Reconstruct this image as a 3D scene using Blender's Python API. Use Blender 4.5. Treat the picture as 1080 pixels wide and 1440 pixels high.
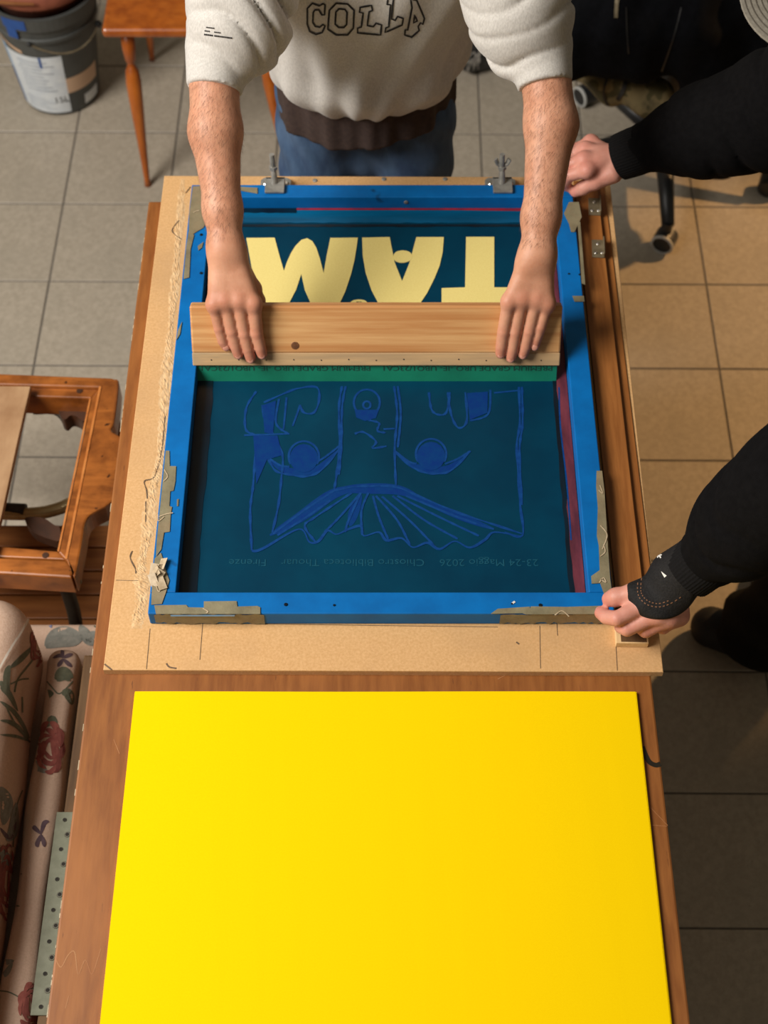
import bpy, bmesh, math, random
import numpy as np
from mathutils import Vector, Matrix
from mathutils.bvhtree import BVHTree
from mathutils.geometry import tessellate_polygon
random.seed(4); RNG = np.random.default_rng(4)
for o in list(bpy.data.objects): bpy.data.objects.remove(o)
S = bpy.context.scene; COL = S.collection

# ------------------------------------------------------------------ camera
F = 2124.0; TH = math.asin(.8238); CT, ST = math.cos(TH), math.sin(TH); CZ = 2.68
cam = bpy.data.cameras.new('camera'); co = bpy.data.objects.new('camera', cam); COL.objects.link(co)
co.location = (0, 0, CZ); co.rotation_euler = (math.pi/2-TH, 0, 0)
cam.sensor_fit = 'VERTICAL'; cam.sensor_height = 36; cam.lens = F/1440*36; cam.clip_start = .05
cam.dof.use_dof = True; cam.dof.focus_distance = 2.12; cam.dof.aperture_fstop = 5.0
S.camera = co
S.view_settings.view_transform = 'Standard'; S.view_settings.look = 'None'
S.view_settings.gamma = 1; S.view_settings.use_curve_mapping = False
S.view_settings.exposure = 0.0

# ------------------------------------------------------------------ light
def lin(c): return tuple((v/255/12.92 if v/255 <= .04045 else ((v/255+.055)/1.055)**2.4) for v in c)
W = bpy.data.worlds.new('room_light'); S.world = W; W.use_nodes = True
W.node_tree.nodes['Background'].inputs[0].default_value = (1.0, .85, .62, 1)
W.node_tree.nodes['Background'].inputs[1].default_value = .14
def lamp(name, kind, loc, target, energy, color, **kw):
    l = bpy.data.lights.new(name, kind); l.energy = energy; l.color = color
    for k, v in kw.items(): setattr(l, k, v)
    o = bpy.data.objects.new(name, l); COL.objects.link(o); o.location = loc
    o.rotation_euler = (Vector(target)-Vector(loc)).to_track_quat('-Z', 'Y').to_euler()
    return o
# daylight of a window to the left, and a warm lamp standing off to the right
lamp('window_daylight', 'AREA', (-2.45, 0.75, 3.3), (0, 1.5, .75), 184, (1, .95, .885), shape='RECTANGLE', size=1.8, size_y=1.5)
lamp('warm_lamp', 'SPOT', (3.3, 3.75, 2.5), (.86, 2.28, .1), 560, (1, .56, .22), spot_size=math.radians(22.5), spot_blend=.5, shadow_soft_size=.08)

# ------------------------------------------------------------------ coordinate helpers
def ray(px, py): return np.array([px-540, CT*F+ST*(720-py), -ST*F+CT*(720-py)])
ORG = np.array([0, 0, CZ])
def at(px, py, z):
    d = ray(px, py); return ORG+d*((z-CZ)/d[2])
def ats(l): return [at(*p) for p in l]
def onplane(px, py, p0, n):
    d = ray(px, py); return ORG+d*(np.dot(np.array(p0)-ORG, n)/np.dot(d, n))
def smoothline(pts, n=8, closed=False):
    P = [np.array(p, float) for p in pts]; m = len(P); out = []
    for i in range(m if closed else m-1):
        g = lambda k: P[k % m] if closed else P[min(max(k, 0), m-1)]
        a, b, c, d = g(i-1), g(i), g(i+1), g(i+2)
        for j in range(n):
            t = j/n
            out.append(.5*(2*b+(c-a)*t+(2*a-5*b+4*c-d)*t*t+(3*b-a-3*c+d)*t**3))
    if not closed: out.append(P[-1])
    return out

# ------------------------------------------------------------------ objects
def wloc(o):
    v = Vector((0, 0, 0))
    while o: v += o.location; o = o.parent
    return v
def tag(o, label=None, cat=None, group=None, kind=None):
    if label: o['label'] = label
    if cat: o['category'] = cat
    if group: o['group'] = group
    if kind: o['kind'] = kind
    return o
def thing(name, loc, label, cat, group=None):
    o = bpy.data.objects.new(name, None); COL.objects.link(o); o.location = [float(v) for v in loc]
    o.empty_display_size = .05
    return tag(o, label, cat, group)
def link(name, verts, faces, mat, parent=None, base=None, smooth=False, label=None):
    b = wloc(parent) if parent else Vector([float(v) for v in (base if base is not None else (0, 0, 0))])
    V = np.asarray(verts, float)-np.array(b)
    me = bpy.data.meshes.new(name); me.from_pydata(V.tolist(), [], [list(map(int, f)) for f in faces]); me.update()
    if smooth: me.polygons.foreach_set('use_smooth', [True]*len(me.polygons))
    me.materials.append(mat)
    o = bpy.data.objects.new(name, me); COL.objects.link(o)
    if parent: o.parent = parent
    else: o.location = b
    if label: o['label'] = label
    return o
class MB:
    def __init__(s): s.v = []; s.f = []
    def add(s, v, f):
        k = len(s.v); s.v += [tuple(map(float, p)) for p in v]; s.f += [[i+k for i in q] for q in f]; return s
    def bm(s, bm):
        bm.verts.index_update(); r = s.add([p.co[:] for p in bm.verts], [[v.index for v in f.verts] for f in bm.faces]); bm.free(); return r
    def box(s, c, size, rot=None, bevel=0, seg=2):
        bm = bmesh.new(); bmesh.ops.create_cube(bm, size=1)
        bmesh.ops.scale(bm, vec=size, verts=bm.verts)
        if bevel: bmesh.ops.bevel(bm, geom=bm.edges[:], offset=bevel, segments=seg, affect='EDGES', profile=.5)
        if rot is not None: bmesh.ops.transform(bm, matrix=rot.to_4x4(), verts=bm.verts)
        bmesh.ops.translate(bm, vec=[float(x) for x in c], verts=bm.verts)
        return s.bm(bm)
    def prism(s, poly, z0, z1, bevel=0):
        """poly: xy(z) points counter-clockwise or not; straight walls from z0 to z1"""
        bm = bmesh.new()
        vs = [bm.verts.new((p[0], p[1], z0)) for p in poly]
        f = bm.faces.new(vs); f.normal_update()
        if f.normal.z > 0: f.normal_flip()
        r = bmesh.ops.extrude_face_region(bm, geom=[f])
        bmesh.ops.translate(bm, vec=(0, 0, z1-z0), verts=[g for g in r['geom'] if isinstance(g, bmesh.types.BMVert)])
        bmesh.ops.recalc_face_normals(bm, faces=bm.faces)
        if bevel:
            ed = [e for e in bm.edges if all(abs(v.co.z-z1) < 1e-6 for v in e.verts)]
            bmesh.ops.bevel(bm, geom=ed, offset=bevel, segments=2, affect='EDGES', profile=.5)
        bmesh.ops.triangulate(bm, faces=[f for f in bm.faces if len(f.verts) > 4])
        return s.bm(bm)
    def tube(s, pts, radii, n=12, flat=1.0, caps=True):
        P = [Vector([float(x) for x in p]) for p in pts]; m = len(P)
        if not hasattr(radii, '__len__'): radii = [radii]*m
        up = None; V = []; Fc = []
        for i in range(m):
            t = (P[min(i+1, m-1)]-P[max(i-1, 0)]).normalized()
            if up is None: up = t.orthogonal().normalized()
            up = (up-t*up.dot(t)).normalized(); q = t.cross(up)
            for k in range(n):
                a = 2*math.pi*k/n; V.append(P[i]+(up*math.cos(a)+q*math.sin(a)*flat)*radii[i])
        for i in range(m-1):
            for k in range(n): Fc.append([i*n+k, i*n+(k+1) % n, (i+1)*n+(k+1) % n, (i+1)*n+k])
        if caps: Fc.append(list(range(n))[::-1]); Fc.append([(m-1)*n+k for k in range(n)])
        return s.add(V, Fc)
    def lathe(s, prof, c, n=32, rot=None, caps=True):
        V = []; Fc = []; m = len(prof)
        for r, z in prof:
            for k in range(n):
                a = 2*math.pi*k/n; p = Vector((r*math.cos(a), r*math.sin(a), z))
                if rot is not None: p = rot @ p
                V.append(p+Vector([float(x) for x in c]))
        for i in range(m-1):
            for k in range(n): Fc.append([i*n+k, i*n+(k+1) % n, (i+1)*n+(k+1) % n, (i+1)*n+k])
        if caps and prof[0][0] > 1e-5: Fc.append(list(range(n))[::-1])
        if caps and prof[-1][0] > 1e-5: Fc.append([(m-1)*n+k for k in range(n)])
        return s.add(V, Fc)
    def ball(s, c, r, seg=12, rot=None):
        bm = bmesh.new(); bmesh.ops.create_uvsphere(bm, u_segments=seg, v_segments=max(6, seg//2), radius=1)
        bmesh.ops.scale(bm, vec=r if hasattr(r, '__len__') else (r, r, r), verts=bm.verts)
        if rot is not None: bmesh.ops.transform(bm, matrix=rot.to_4x4(), verts=bm.verts)
        bmesh.ops.translate(bm, vec=[float(x) for x in c], verts=bm.verts)
        return s.bm(bm)
    def out(s, name, mat, parent=None, base=None, smooth=False, label=None):
        return link(name, s.v, s.f, mat, parent, base, smooth, label)
def copy_tree(o, parent=None):
    c = o.copy(); COL.objects.link(c); c.parent = parent
    for ch in list(o.children): copy_tree(ch, c)
    return c

# ------------------------------------------------------------------ materials
def mk(name, c1, c2=None, scale=20, stretch=(1, 1, 1), rough=.6, metal=0, bump=0, bscale=None, detail=5, lo=.35, hi=.65,
       spec=.5, sss=0, spots=None, attr=None, sheen=0, coat=0, veins=None):
    m = bpy.data.materials.new(name); m.use_nodes = True; nt = m.node_tree; N = nt.nodes; L = nt.links
    b = N['Principled BSDF']; b.inputs['Roughness'].default_value = rough; b.inputs['Metallic'].default_value = metal
    b.inputs['Specular IOR Level'].default_value = spec
    if coat: b.inputs['Coat Weight'].default_value = coat; b.inputs['Coat Roughness'].default_value = .15
    if sheen: b.inputs['Sheen Weight'].default_value = sheen
    if sss:
        b.inputs['Subsurface Weight'].default_value = sss; b.inputs['Subsurface Radius'].default_value = (.01, .004, .002)
    tc = N.new('ShaderNodeTexCoord'); mp = N.new('ShaderNodeMapping'); mp.inputs['Scale'].default_value = stretch
    L.new(tc.outputs['Object'], mp.inputs[0])
    def noise(sc, det=detail, src=None):
        n = N.new('ShaderNodeTexNoise'); n.inputs['Scale'].default_value = sc; n.inputs['Detail'].default_value = det
        n.inputs['Roughness'].default_value = .6
        L.new((src or mp).outputs[0], n.inputs['Vector']); return n
    def ramp(src, lo, hi, a, c):
        r = N.new('ShaderNodeValToRGB'); e = r.color_ramp.elements
        e[0].position, e[1].position = lo, hi; e[0].color = a; e[1].color = c
        L.new(src, r.inputs[0]); return r
    def mix(fac, a, c, mode='MIX'):
        x = N.new('ShaderNodeMix'); x.data_type = 'RGBA'; x.blend_type = mode
        for sock, v in ((x.inputs[0], fac), (x.inputs[6], a), (x.inputs[7], c)):
            if hasattr(v, 'default_value') or hasattr(v, 'is_linked'): L.new(v, sock)
            else: sock.default_value = v
        return x.outputs[2]
    A = (*lin(c1), 1); B = (*lin(c2 or c1), 1)
    n = noise(scale); col = ramp(n.outputs['Fac'], lo, hi, A, B).outputs[0]
    if veins:   # (colour, scale, stretch, amount): second, coarser pattern
        mp2 = N.new('ShaderNodeMapping'); mp2.inputs['Scale'].default_value = veins[2]; L.new(tc.outputs['Object'], mp2.inputs[0])
        v = noise(veins[1], 4, mp2); f = ramp(v.outputs['Fac'], .48, .70, (0, 0, 0, 1), (veins[3],)*3+(1,))
        col = mix(f.outputs[0], col, (*lin(veins[0]), 1))
    if spots:   # (colour, scale, threshold)
        sp = noise(spots[1], 2, tc and mp); f = ramp(sp.outputs['Fac'], spots[2], spots[2]+.06, (0, 0, 0, 1), (1, 1, 1, 1))
        col = mix(f.outputs[0], col, (*lin(spots[0]), 1))
    if attr:    # vertex colour 'tint' picks a second real colour (redder knuckles, hair)
        at_ = N.new('ShaderNodeVertexColor'); at_.layer_name = 'tint'
        sp = N.new('ShaderNodeSeparateColor'); L.new(at_.outputs[0], sp.inputs[0])
        col = mix(sp.outputs[0], col, (*lin(attr), 1))
    L.new(col, b.inputs['Base Color'])
    if bump:
        bn = noise(bscale or scale, 4); bp = N.new('ShaderNodeBump'); bp.inputs['Strength'].default_value = bump
        bp.inputs['Distance'].default_value = .003
        L.new(bn.outputs['Fac'], bp.inputs['Height']); L.new(bp.outputs[0], b.inputs['Normal'])
    return m
M = {}
M['tile'] = mk('tile', (174, 163, 147), (158, 148, 132), 90, rough=.42, bump=.04, spots=((120, 112, 100), 30, .74), veins=((152, 144, 130), 5, (1, 1, 1), .35))
M['grout'] = mk('grout', (112, 106, 98), (96, 90, 82), 60, rough=.9)
M['mdf'] = mk('mdf', (222, 176, 122), (206, 160, 104), 260, rough=.75, bump=.08, veins=((190, 150, 104), 6, (1, 1, 1), .5))
M['torn'] = mk('torn_mdf', (226, 190, 142), (200, 158, 108), 160, (1, .5, 1), rough=.95, bump=.35)
M['table'] = mk('table_wood', (150, 93, 42), (126, 73, 30), 14, (6, .7, 6), rough=.5, bump=.05, veins=((162, 102, 50), 4, (3, .8, 1), .7), spots=((100, 58, 28), 38, .72))
M['edge'] = mk('worn_wood_edge', (178, 126, 80), (150, 92, 48), 40, (1, .2, 1), rough=.6, spots=((232, 214, 190), 60, .66))
M['batten'] = mk('batten_wood', (170, 108, 52), (140, 84, 36), 12, (8, .6, 8), rough=.5, bump=.05)
M['blue'] = mk('blue_paint', (0, 110, 186), (0, 97, 168), 16, rough=.5, spec=.25, bump=.05, spots=((8, 70, 120), 24, .72))
M['bluewear'] = mk('worn_blue', (90, 124, 150), (118, 116, 104), 40, rough=.7, bump=.3)
M['tape'] = mk('old_tape', (142, 134, 106), (116, 108, 84), 28, rough=.55, bump=.35, bscale=60, veins=((150, 126, 96), 9, (1, 1, 1), .7))
M['tapepale'] = mk('tape_crease', (210, 190, 160), (170, 150, 120), 60, rough=.4)
M['screen'] = mk('emulsion', (0, 60, 84), (0, 50, 74), 7, rough=.5, spec=.12, bump=.03, bscale=900, veins=((0, 44, 66), 3, (1, 1, 1), .6))
M['inkshade'] = mk('dark_ink_shade', (8, 16, 26), (4, 34, 50), 18, (1, .3, 1), rough=.3)
M['inkred'] = mk('red_ink', (122, 52, 62), (82, 32, 44), 30, (2, .4, 1), rough=.5)
M['inkred2'] = mk('bright_red_ink', (170, 34, 46), (120, 30, 50), 30, rough=.5)
M['inkteal'] = mk('teal_ink', (0, 96, 140), (0, 72, 106), 12, (.3, 3, 1), rough=.35)
M['stencil'] = mk('stencil_blue', (12, 68, 132), (4, 54, 116), 120, rough=.6, spec=.15)
M['stencilfill'] = mk('stencil_fill', (0, 46, 116), (0, 56, 116), 90, rough=.6, spec=.15)
M['stenciltext'] = mk('stencil_text', (24, 82, 102), (14, 72, 92), 120, rough=.6, spec=.15)
M['cream'] = mk('cream_print', (240, 222, 140), (234, 214, 130), 400, rough=.6)
M['pine'] = mk('pine', (224, 174, 116), (200, 140, 84), 9, (.5, 14, 14), rough=.5, bump=.04, veins=((190, 126, 70), 6, (.25, 9, 9), .8))
M['pinestain'] = mk('stained_pine', (204, 168, 122), (182, 152, 114), 12, (.6, 12, 12), rough=.6, veins=((132, 130, 112), 8, (.6, 4, 4), .7))
M['knot'] = mk('knot', (96, 58, 32), (140, 90, 50), 90, rough=.6)
M['blade'] = mk('green_blade', (14, 124, 96), (10, 108, 84), 14, rough=.4)
M['bladetext'] = mk('blade_text', (8, 60, 50), rough=.6)
M['ink'] = mk('black_print', (26, 24, 26), (36, 34, 36), 200, rough=.8)
M['pencil'] = mk('pencil_grey', (92, 74, 56), (120, 96, 72), 200, rough=.8)
M['steel'] = mk('zinc_steel', (172, 170, 164), (140, 140, 136), 50, rough=.42, metal=.45, bump=.05)
M['steeldull'] = mk('dull_steel', (150, 138, 112), (120, 108, 84), 60, rough=.4, metal=.4)
M['bright'] = mk('bright_steel', (220, 218, 212), rough=.25, metal=.9)
M['skin'] = mk('skin', (211, 156, 126), (196, 138, 108), 26, rough=.5, sss=.12, bump=.12, bscale=240, attr=(196, 112, 92), spec=.4)
M['skinpale'] = mk('paler_skin', (214, 156, 138), (200, 136, 118), 26, rough=.5, sss=.12, bump=.12, bscale=240, attr=(206, 122, 108), spec=.4)
M['nail'] = mk('nail', (218, 156, 134), (210, 146, 124), 60, rough=.35)
M['hairdark'] = mk('dark_hair', (48, 34, 26), (28, 20, 16), 60, (6, 6, 1), rough=.6, bump=.5)
M['hairarm'] = mk('arm_hair', (104, 70, 50), (84, 54, 38), 60, rough=.6)
M['sweat'] = mk('heather_grey_fleece', (208, 204, 198), (190, 186, 180), 420, (1, 1, .35), rough=.95, bump=.12, bscale=700, sheen=.2, lo=.38, hi=.62)
M['tee'] = mk('brown_cotton', (66, 50, 44), (54, 40, 36), 120, rough=.95, bump=.1, bscale=500)
M['denim'] = mk('denim', (66, 92, 124), (44, 66, 98), 30, (1, 1, .4), rough=.9, bump=.15, bscale=600, veins=((98, 122, 150), 6, (1, 1, .6), .5))
M['black'] = mk('black_fleece', (15, 14, 15), (10, 9, 10), 90, rough=.95, bump=.15, bscale=500, spec=.1)
M['blacktrim'] = mk('black_rib_knit', (15, 14, 15), (20, 19, 20), 260, rough=.95, bump=.3, bscale=300, spec=.2)
M['trouser'] = mk('black_cotton', (20, 18, 16), (14, 12, 11), 60, rough=.95, spec=.2)
M['glove'] = mk('black_glove', (16, 15, 16), (30, 28, 28), 350, rough=.75, bump=.35, bscale=420, spec=.3)
M['stitch'] = mk('brown_stitch', (120, 82, 56), rough=.8)
M['white'] = mk('white_print', (225, 222, 216), rough=.7)
M['cap'] = mk('grey_cap', (140, 134, 122), (124, 118, 106), 220, rough=.9, bump=.2, bscale=400)
M['capstitch'] = mk('cap_stitch', (96, 90, 80), rough=.9)
M['shoe'] = mk('shoe_black', (14, 13, 13), (24, 22, 20), 60, rough=.6)
M['paper'] = mk('yellow_paper', (253, 214, 0), (251, 210, 0), 500, rough=.9, bump=.01, spec=.08)
M['paperedge'] = M['paper']
M['block'] = mk('block_wood', (236, 202, 150), (222, 184, 130), 20, (8, 1, 8), rough=.6)
M['orangewood'] = mk('orange_varnished_wood', (178, 94, 26), (146, 70, 14), 10, (3, 3, .5), rough=.32, coat=.3, veins=((196, 112, 38), 6, (2, 5, .6), .6))
M['framewood'] = mk('walnut_varnish', (160, 92, 36), (116, 62, 20), 9, (2.5, 2.5, 3), rough=.35, coat=.25, veins=((196, 118, 50), 5, (1, 5, 2), .7), spots=((70, 36, 12), 20, .70))
M['framedark'] = mk('dark_walnut', (74, 42, 22), (50, 28, 14), 20, rough=.5)
M['framepale'] = mk('worn_varnish_edge', (206, 132, 66), (186, 108, 46), 30, rough=.45)
M['plank'] = mk('plank_wood', (148, 92, 42), (116, 66, 26), 10, (.6, 7, 7), rough=.5, veins=((172, 112, 58), 5, (.5, 6, 1), .7))
M['panel'] = mk('stained_plywood', (186, 150, 112), (160, 122, 86), 9, (2, .8, 1), rough=.6, veins=((120, 78, 44), 5, (1, 1, 1), .8))
M['brass'] = mk('aged_brass', (196, 180, 136), (164, 146, 104), 20, rough=.32, metal=.5)
M['iron'] = mk('dark_iron', (52, 46, 36), (38, 34, 28), 30, rough=.5, metal=.5)
M['linen'] = mk('floral_linen', (216, 186, 164), (204, 172, 148), 300, (1, 1, 1), rough=.9, bump=.2, bscale=420, veins=((196, 166, 146), 5, (1, 1, 1), .5))
M['linengrey'] = mk('grey_linen', (198, 184, 166), (182, 168, 150), 300, rough=.9, bump=.2, bscale=420)
M['leaf'] = mk('print_green', (116, 118, 96), (96, 100, 82), 120, rough=.9)
M['leafgrey'] = mk('print_grey_green', (122, 122, 114), (146, 144, 134), 90, rough=.9)
M['rose'] = mk('print_rose', (166, 96, 84), (138, 70, 64), 70, rough=.9)
M['rosedark'] = mk('print_rose_dark', (128, 66, 60), (150, 84, 74), 70, rough=.9)
M['plum'] = mk('print_plum', (92, 74, 84), (112, 90, 96), 70, rough=.9)
M['printblue'] = mk('print_blue', (128, 136, 170), (146, 150, 180), 70, rough=.9)
M['piping'] = mk('piping', (230, 220, 206), rough=.8)
M['oldwood'] = mk('old_brown_plank', (104, 74, 42), (82, 56, 30), 10, (6, .6, 6), rough=.7, veins=((120, 90, 54), 6, (5, .6, 1), .6))
M['sage'] = mk('sage_metal', (122, 124, 104), (108, 110, 90), 60, rough=.6, bump=.1)
M['hole'] = mk('hole_dark', (38, 34, 28), rough=.9)
M['ring'] = mk('hole_rim', (94, 92, 76), rough=.5)
M['bucket'] = mk('grey_plastic', (78, 80, 78), (66, 68, 66), 12, rough=.5)
M['label'] = mk('bucket_label', (222, 228, 232), (206, 214, 222), 40, rough=.5)
M['labeltext'] = mk('label_print', (150, 156, 164), rough=.6)
M['labeldark'] = mk('label_dark', (60, 62, 66), rough=.6)
M['peach'] = mk('label_peach', (206, 172, 142), rough=.5)
M['paintblue'] = mk('blue_paint_smear', (26, 70, 140), (34, 84, 156), 30, rough=.4)
M['paleblue'] = mk('pale_blue_label', (150, 182, 214), rough=.5)
M['terra'] = mk('terracotta', (150, 84, 60), (130, 70, 50), 40, rough=.8)
M['soil'] = mk('soil', (34, 24, 18), (20, 14, 10), 70, rough=1, bump=1)
M['chairblack'] = mk('black_plastic', (34, 35, 36), (28, 28, 30), 30, rough=.4)
M['castergrey'] = mk('caster_grey', (176, 176, 172), rough=.5)
M['jacket'] = mk('black_jacket', (16, 17, 21), (10, 11, 14), 50, rough=.95, bump=.1, spec=.1)
M['camo'] = mk('camouflage', (126, 112, 78), (84, 78, 50), 22, rough=.95, lo=.49, hi=.51, veins=((52, 46, 32), 17, (1, 1, 1), 1), detail=1)
M['bag'] = mk('black_bag', (16, 16, 17), (24, 24, 26), 30, rough=.45, bump=.4, bscale=40)
M['yarn'] = mk('pale_cord', (150, 146, 138), (120, 116, 110), 60, rough=.9)

# ------------------------------------------------------------------ distance-field bodies
def rc(P, a, b, ra, rb, sc=None):
    a = np.asarray(a, np.float32); b = np.asarray(b, np.float32)
    if sc is not None:
        sc = np.asarray(sc, np.float32); c = (a+b)/2; P = (P-c)/sc+c; a = (a-c)/sc+c; b = (b-c)/sc+c
    ab = b-a; t = np.clip(((P-a)@ab)/max(float(ab@ab), 1e-9), 0, 1)
    return np.linalg.norm(P-a-t[:, None]*ab, axis=1)-(ra+(rb-ra)*t)
def sm(a, b, k):
    if k <= 0: return np.minimum(a, b)
    h = np.maximum(k-np.abs(a-b), 0)/k; return np.minimum(a, b)-h*h*k*.25
def chain(P, pts, rad, k=.01, sc=None):
    d = None
    for i in range(len(pts)-1):
        e = rc(P, pts[i], pts[i+1], rad[i], rad[i+1], sc); d = e if d is None else sm(d, e, k)
    return d
def polygonize(fn, lo, hi, h, blk=6):
    lo = np.array(lo, float); n = [int(math.ceil((b-a)/h/blk))*blk for a, b in zip(lo, hi)]
    H = h*blk; c = [k//blk for k in n]
    g = np.stack(np.meshgrid(*[(np.arange(k)+.5)*H+l for k, l in zip(c, lo)], indexing='ij'), -1).reshape(-1, 3).astype(np.float32)
    dc = fn(g).reshape(c); near = np.abs(dc) < H*1.5
    G = np.repeat(np.repeat(np.repeat(np.where(dc < 0, -1., 1.), blk, 0), blk, 1), blk, 2).astype(np.float32)
    Mk = np.repeat(np.repeat(np.repeat(near, blk, 0), blk, 1), blk, 2)
    idx = np.argwhere(Mk); P = ((idx+.5)*h+lo).astype(np.float32)
    out = np.empty(len(P), np.float32)
    for i in range(0, len(P), 200000): out[i:i+200000] = fn(P[i:i+200000])
    G[Mk] = out
    ins = G < 0; cnt = np.zeros(tuple(k-1 for k in G.shape), np.int8)
    cs = [(i, j, k) for i in (0, 1) for j in (0, 1) for k in (0, 1)]
    sl = lambda A, i, j, k: A[i:A.shape[0]-1+i, j:A.shape[1]-1+j, k:A.shape[2]-1+k]
    for q in cs: cnt += sl(ins, *q)
    mixed = (cnt > 0) & (cnt < 8); cell = np.argwhere(mixed)
    vid = -np.ones(mixed.shape, np.int64); vid[mixed] = np.arange(len(cell))
    val = {q: G[cell[:, 0]+q[0], cell[:, 1]+q[1], cell[:, 2]+q[2]] for q in cs}
    acc = np.zeros((len(cell), 3)); w = np.zeros(len(cell))
    for q in cs:
        for ax in range(3):
            if q[ax] == 0:
                r = list(q); r[ax] = 1; a, b = val[q], val[tuple(r)]; s = (a < 0) != (b < 0)
                t = np.where(s, a/np.where(s, a-b, 1), 0); p = np.tile(np.array(q, float), (len(cell), 1)); p[:, ax] += t
                acc[s] += p[s]; w[s] += 1
    V = (cell+acc/w[:, None]+.5)*h+lo
    Fs = []
    for ax in range(3):
        s1 = [slice(None)]*3; s2 = [slice(None)]*3; s1[ax] = slice(0, -1); s2[ax] = slice(1, None)
        A, B = ins[tuple(s1)], ins[tuple(s2)]; e = np.argwhere(A != B)
        u, v = (ax+1) % 3, (ax+2) % 3
        e = e[(e[:, u] > 0) & (e[:, v] > 0) & (e[:, u] < G.shape[u]-1) & (e[:, v] < G.shape[v]-1)]
        fl = A[e[:, 0], e[:, 1], e[:, 2]]
        def cv(du, dv):
            q = e.copy(); q[:, u] -= du; q[:, v] -= dv; return vid[q[:, 0], q[:, 1], q[:, 2]]
        Q = np.stack([cv(1, 1), cv(0, 1), cv(0, 0), cv(1, 0)], 1); Q[~fl] = Q[~fl][:, ::-1]
        Fs.append(Q)
    Fq = np.concatenate(Fs); Fq = Fq[(Fq >= 0).all(1)]
    return V, Fq
def bvh_of(o):
    me = o.data; off = wloc(o)
    return BVHTree.FromPolygons([v.co+off for v in me.vertices], [p.vertices[:] for p in me.polygons])

# flat print that follows a curved surface: a ribbon of given half width (in picture units) dropped along the sight lines
def drape(B, px, py, lift):
    d = Vector(ray(px, py)).normalized(); h = B.ray_cast(Vector(ORG), d)
    return None if h[0] is None else h[0]+h[1]*(lift if h[1].dot(d) < 0 else -lift)
def ribbon_on(mb, B, pts, hw, closed=False, n=6, lift=.0012, smooth=True):
    P = smoothline(pts, n, closed) if smooth else [np.array(p, float) for p in pts]
    if not smooth:
        Q = []
        for a, b in zip(P, P[1:]+([P[0]] if closed else [])):
            k = max(1, int(np.hypot(*(b-a))/4)); Q += [a+(b-a)*j/k for j in range(k)]
        if not closed: Q.append(P[-1])
        P = Q
    m = len(P); prev = None; first = None
    for i in range(m+(1 if closed else 0)):
        p = P[i % m]; a = P[(i-1) % m] if closed or i else P[0]; b = P[(i+1) % m] if closed or i < m-1 else P[-1]
        t = b-a; t = t/(np.hypot(*t)+1e-9); nn = np.array([-t[1], t[0]])
        wdt = hw(i/(m-1 if not closed else m)) if callable(hw) else hw
        c = [drape(B, *(p+nn*wdt*s), lift) for s in (1, 0, -1)]
        if None in c: prev = None; continue
        if prev is not None and (prev[1]-c[1]).length < .03:
            k = len(mb.v); mb.v += [tuple(q) for q in prev+c]; mb.f += [[k, k+1, k+4, k+3], [k+1, k+2, k+5, k+4]]
        prev = c
    return mb
spindle = lambda w: (lambda t: w*math.sin(math.pi*min(max(t, .02), .98))**.7)
LV = [0]
def flat_ribbon(mb, pts, hw, z, closed=False, n=6, smooth=True, th=.0003):
    """thin printed / glued line on a level surface, hw in metres"""
    LV[0] += 1; th = th+.000004*(LV[0] % 67)
    P = smoothline(pts, n, closed) if smooth else [np.array(p, float) for p in pts]
    P = [at(p[0], p[1], z)[:2] for p in P]; m = len(P); L = []; 
    for i in range(m):
        a = P[(i-1) % m] if closed or i else P[0]; b = P[(i+1) % m] if closed or i < m-1 else P[-1]
        t = b-a; t = t/(np.hypot(*t)+1e-9); nn = np.array([-t[1], t[0]]); w = hw(i/(m-1)) if callable(hw) else hw
        L.append((P[i]+nn*w, P[i]-nn*w))
    k = len(mb.v); 
    for l, r in L: mb.v += [(*map(float, l), z+th), (*map(float, r), z+th)]
    for i in range(m if closed else m-1):
        j = (i+1) % m; mb.f.append([k+2*i, k+2*i+1, k+2*j+1, k+2*j])
    return mb
def text_mesh(s, size):
    cu = bpy.data.curves.new('t', 'FONT'); cu.body = s; cu.size = size; cu.align_x = 'CENTER'; cu.align_y = 'CENTER'; cu.resolution_u = 3
    o = bpy.data.objects.new('t', cu); COL.objects.link(o)
    bpy.context.view_layer.update(); me = o.evaluated_get(bpy.context.evaluated_depsgraph_get()).to_mesh()
    v = [x.co[:] for x in me.vertices]; f = [list(p.vertices) for p in me.polygons]
    bpy.data.objects.remove(o); bpy.data.curves.remove(cu); return v, f
ROT = lambda ax, deg: Matrix.Rotation(math.radians(deg), 3, ax)

# ================================================================== FLOOR
floor = tag(MB().box((0, 2.2, -.012), (5.2, 7.0, .02)).out('floor', M['grout'], base=(0, 0, 0)), kind='structure')
T = .2632; ph = math.radians(-.42); ux = np.array([math.cos(ph), math.sin(ph)]); uy = np.array([-ux[1], ux[0]]); o0 = np.array([.7756, 2.7706])
tm = None
for i in range(-10, 6):
    for j in range(-12, 6):
        c = o0+ux*(i+.5)*T+uy*(j+.5)*T
        if tm is None:
            tm = MB().box((0, 0, 0), (T-.0042, T-.0042, .012), bevel=.0012, seg=1).out('tile', M['tile'], floor); t = tm
        else: t = tm.copy(); COL.objects.link(t)
        t.location = (c[0], c[1], -.006+random.uniform(-.0003, .0003)); t.rotation_euler = (0, 0, ph)

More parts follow.
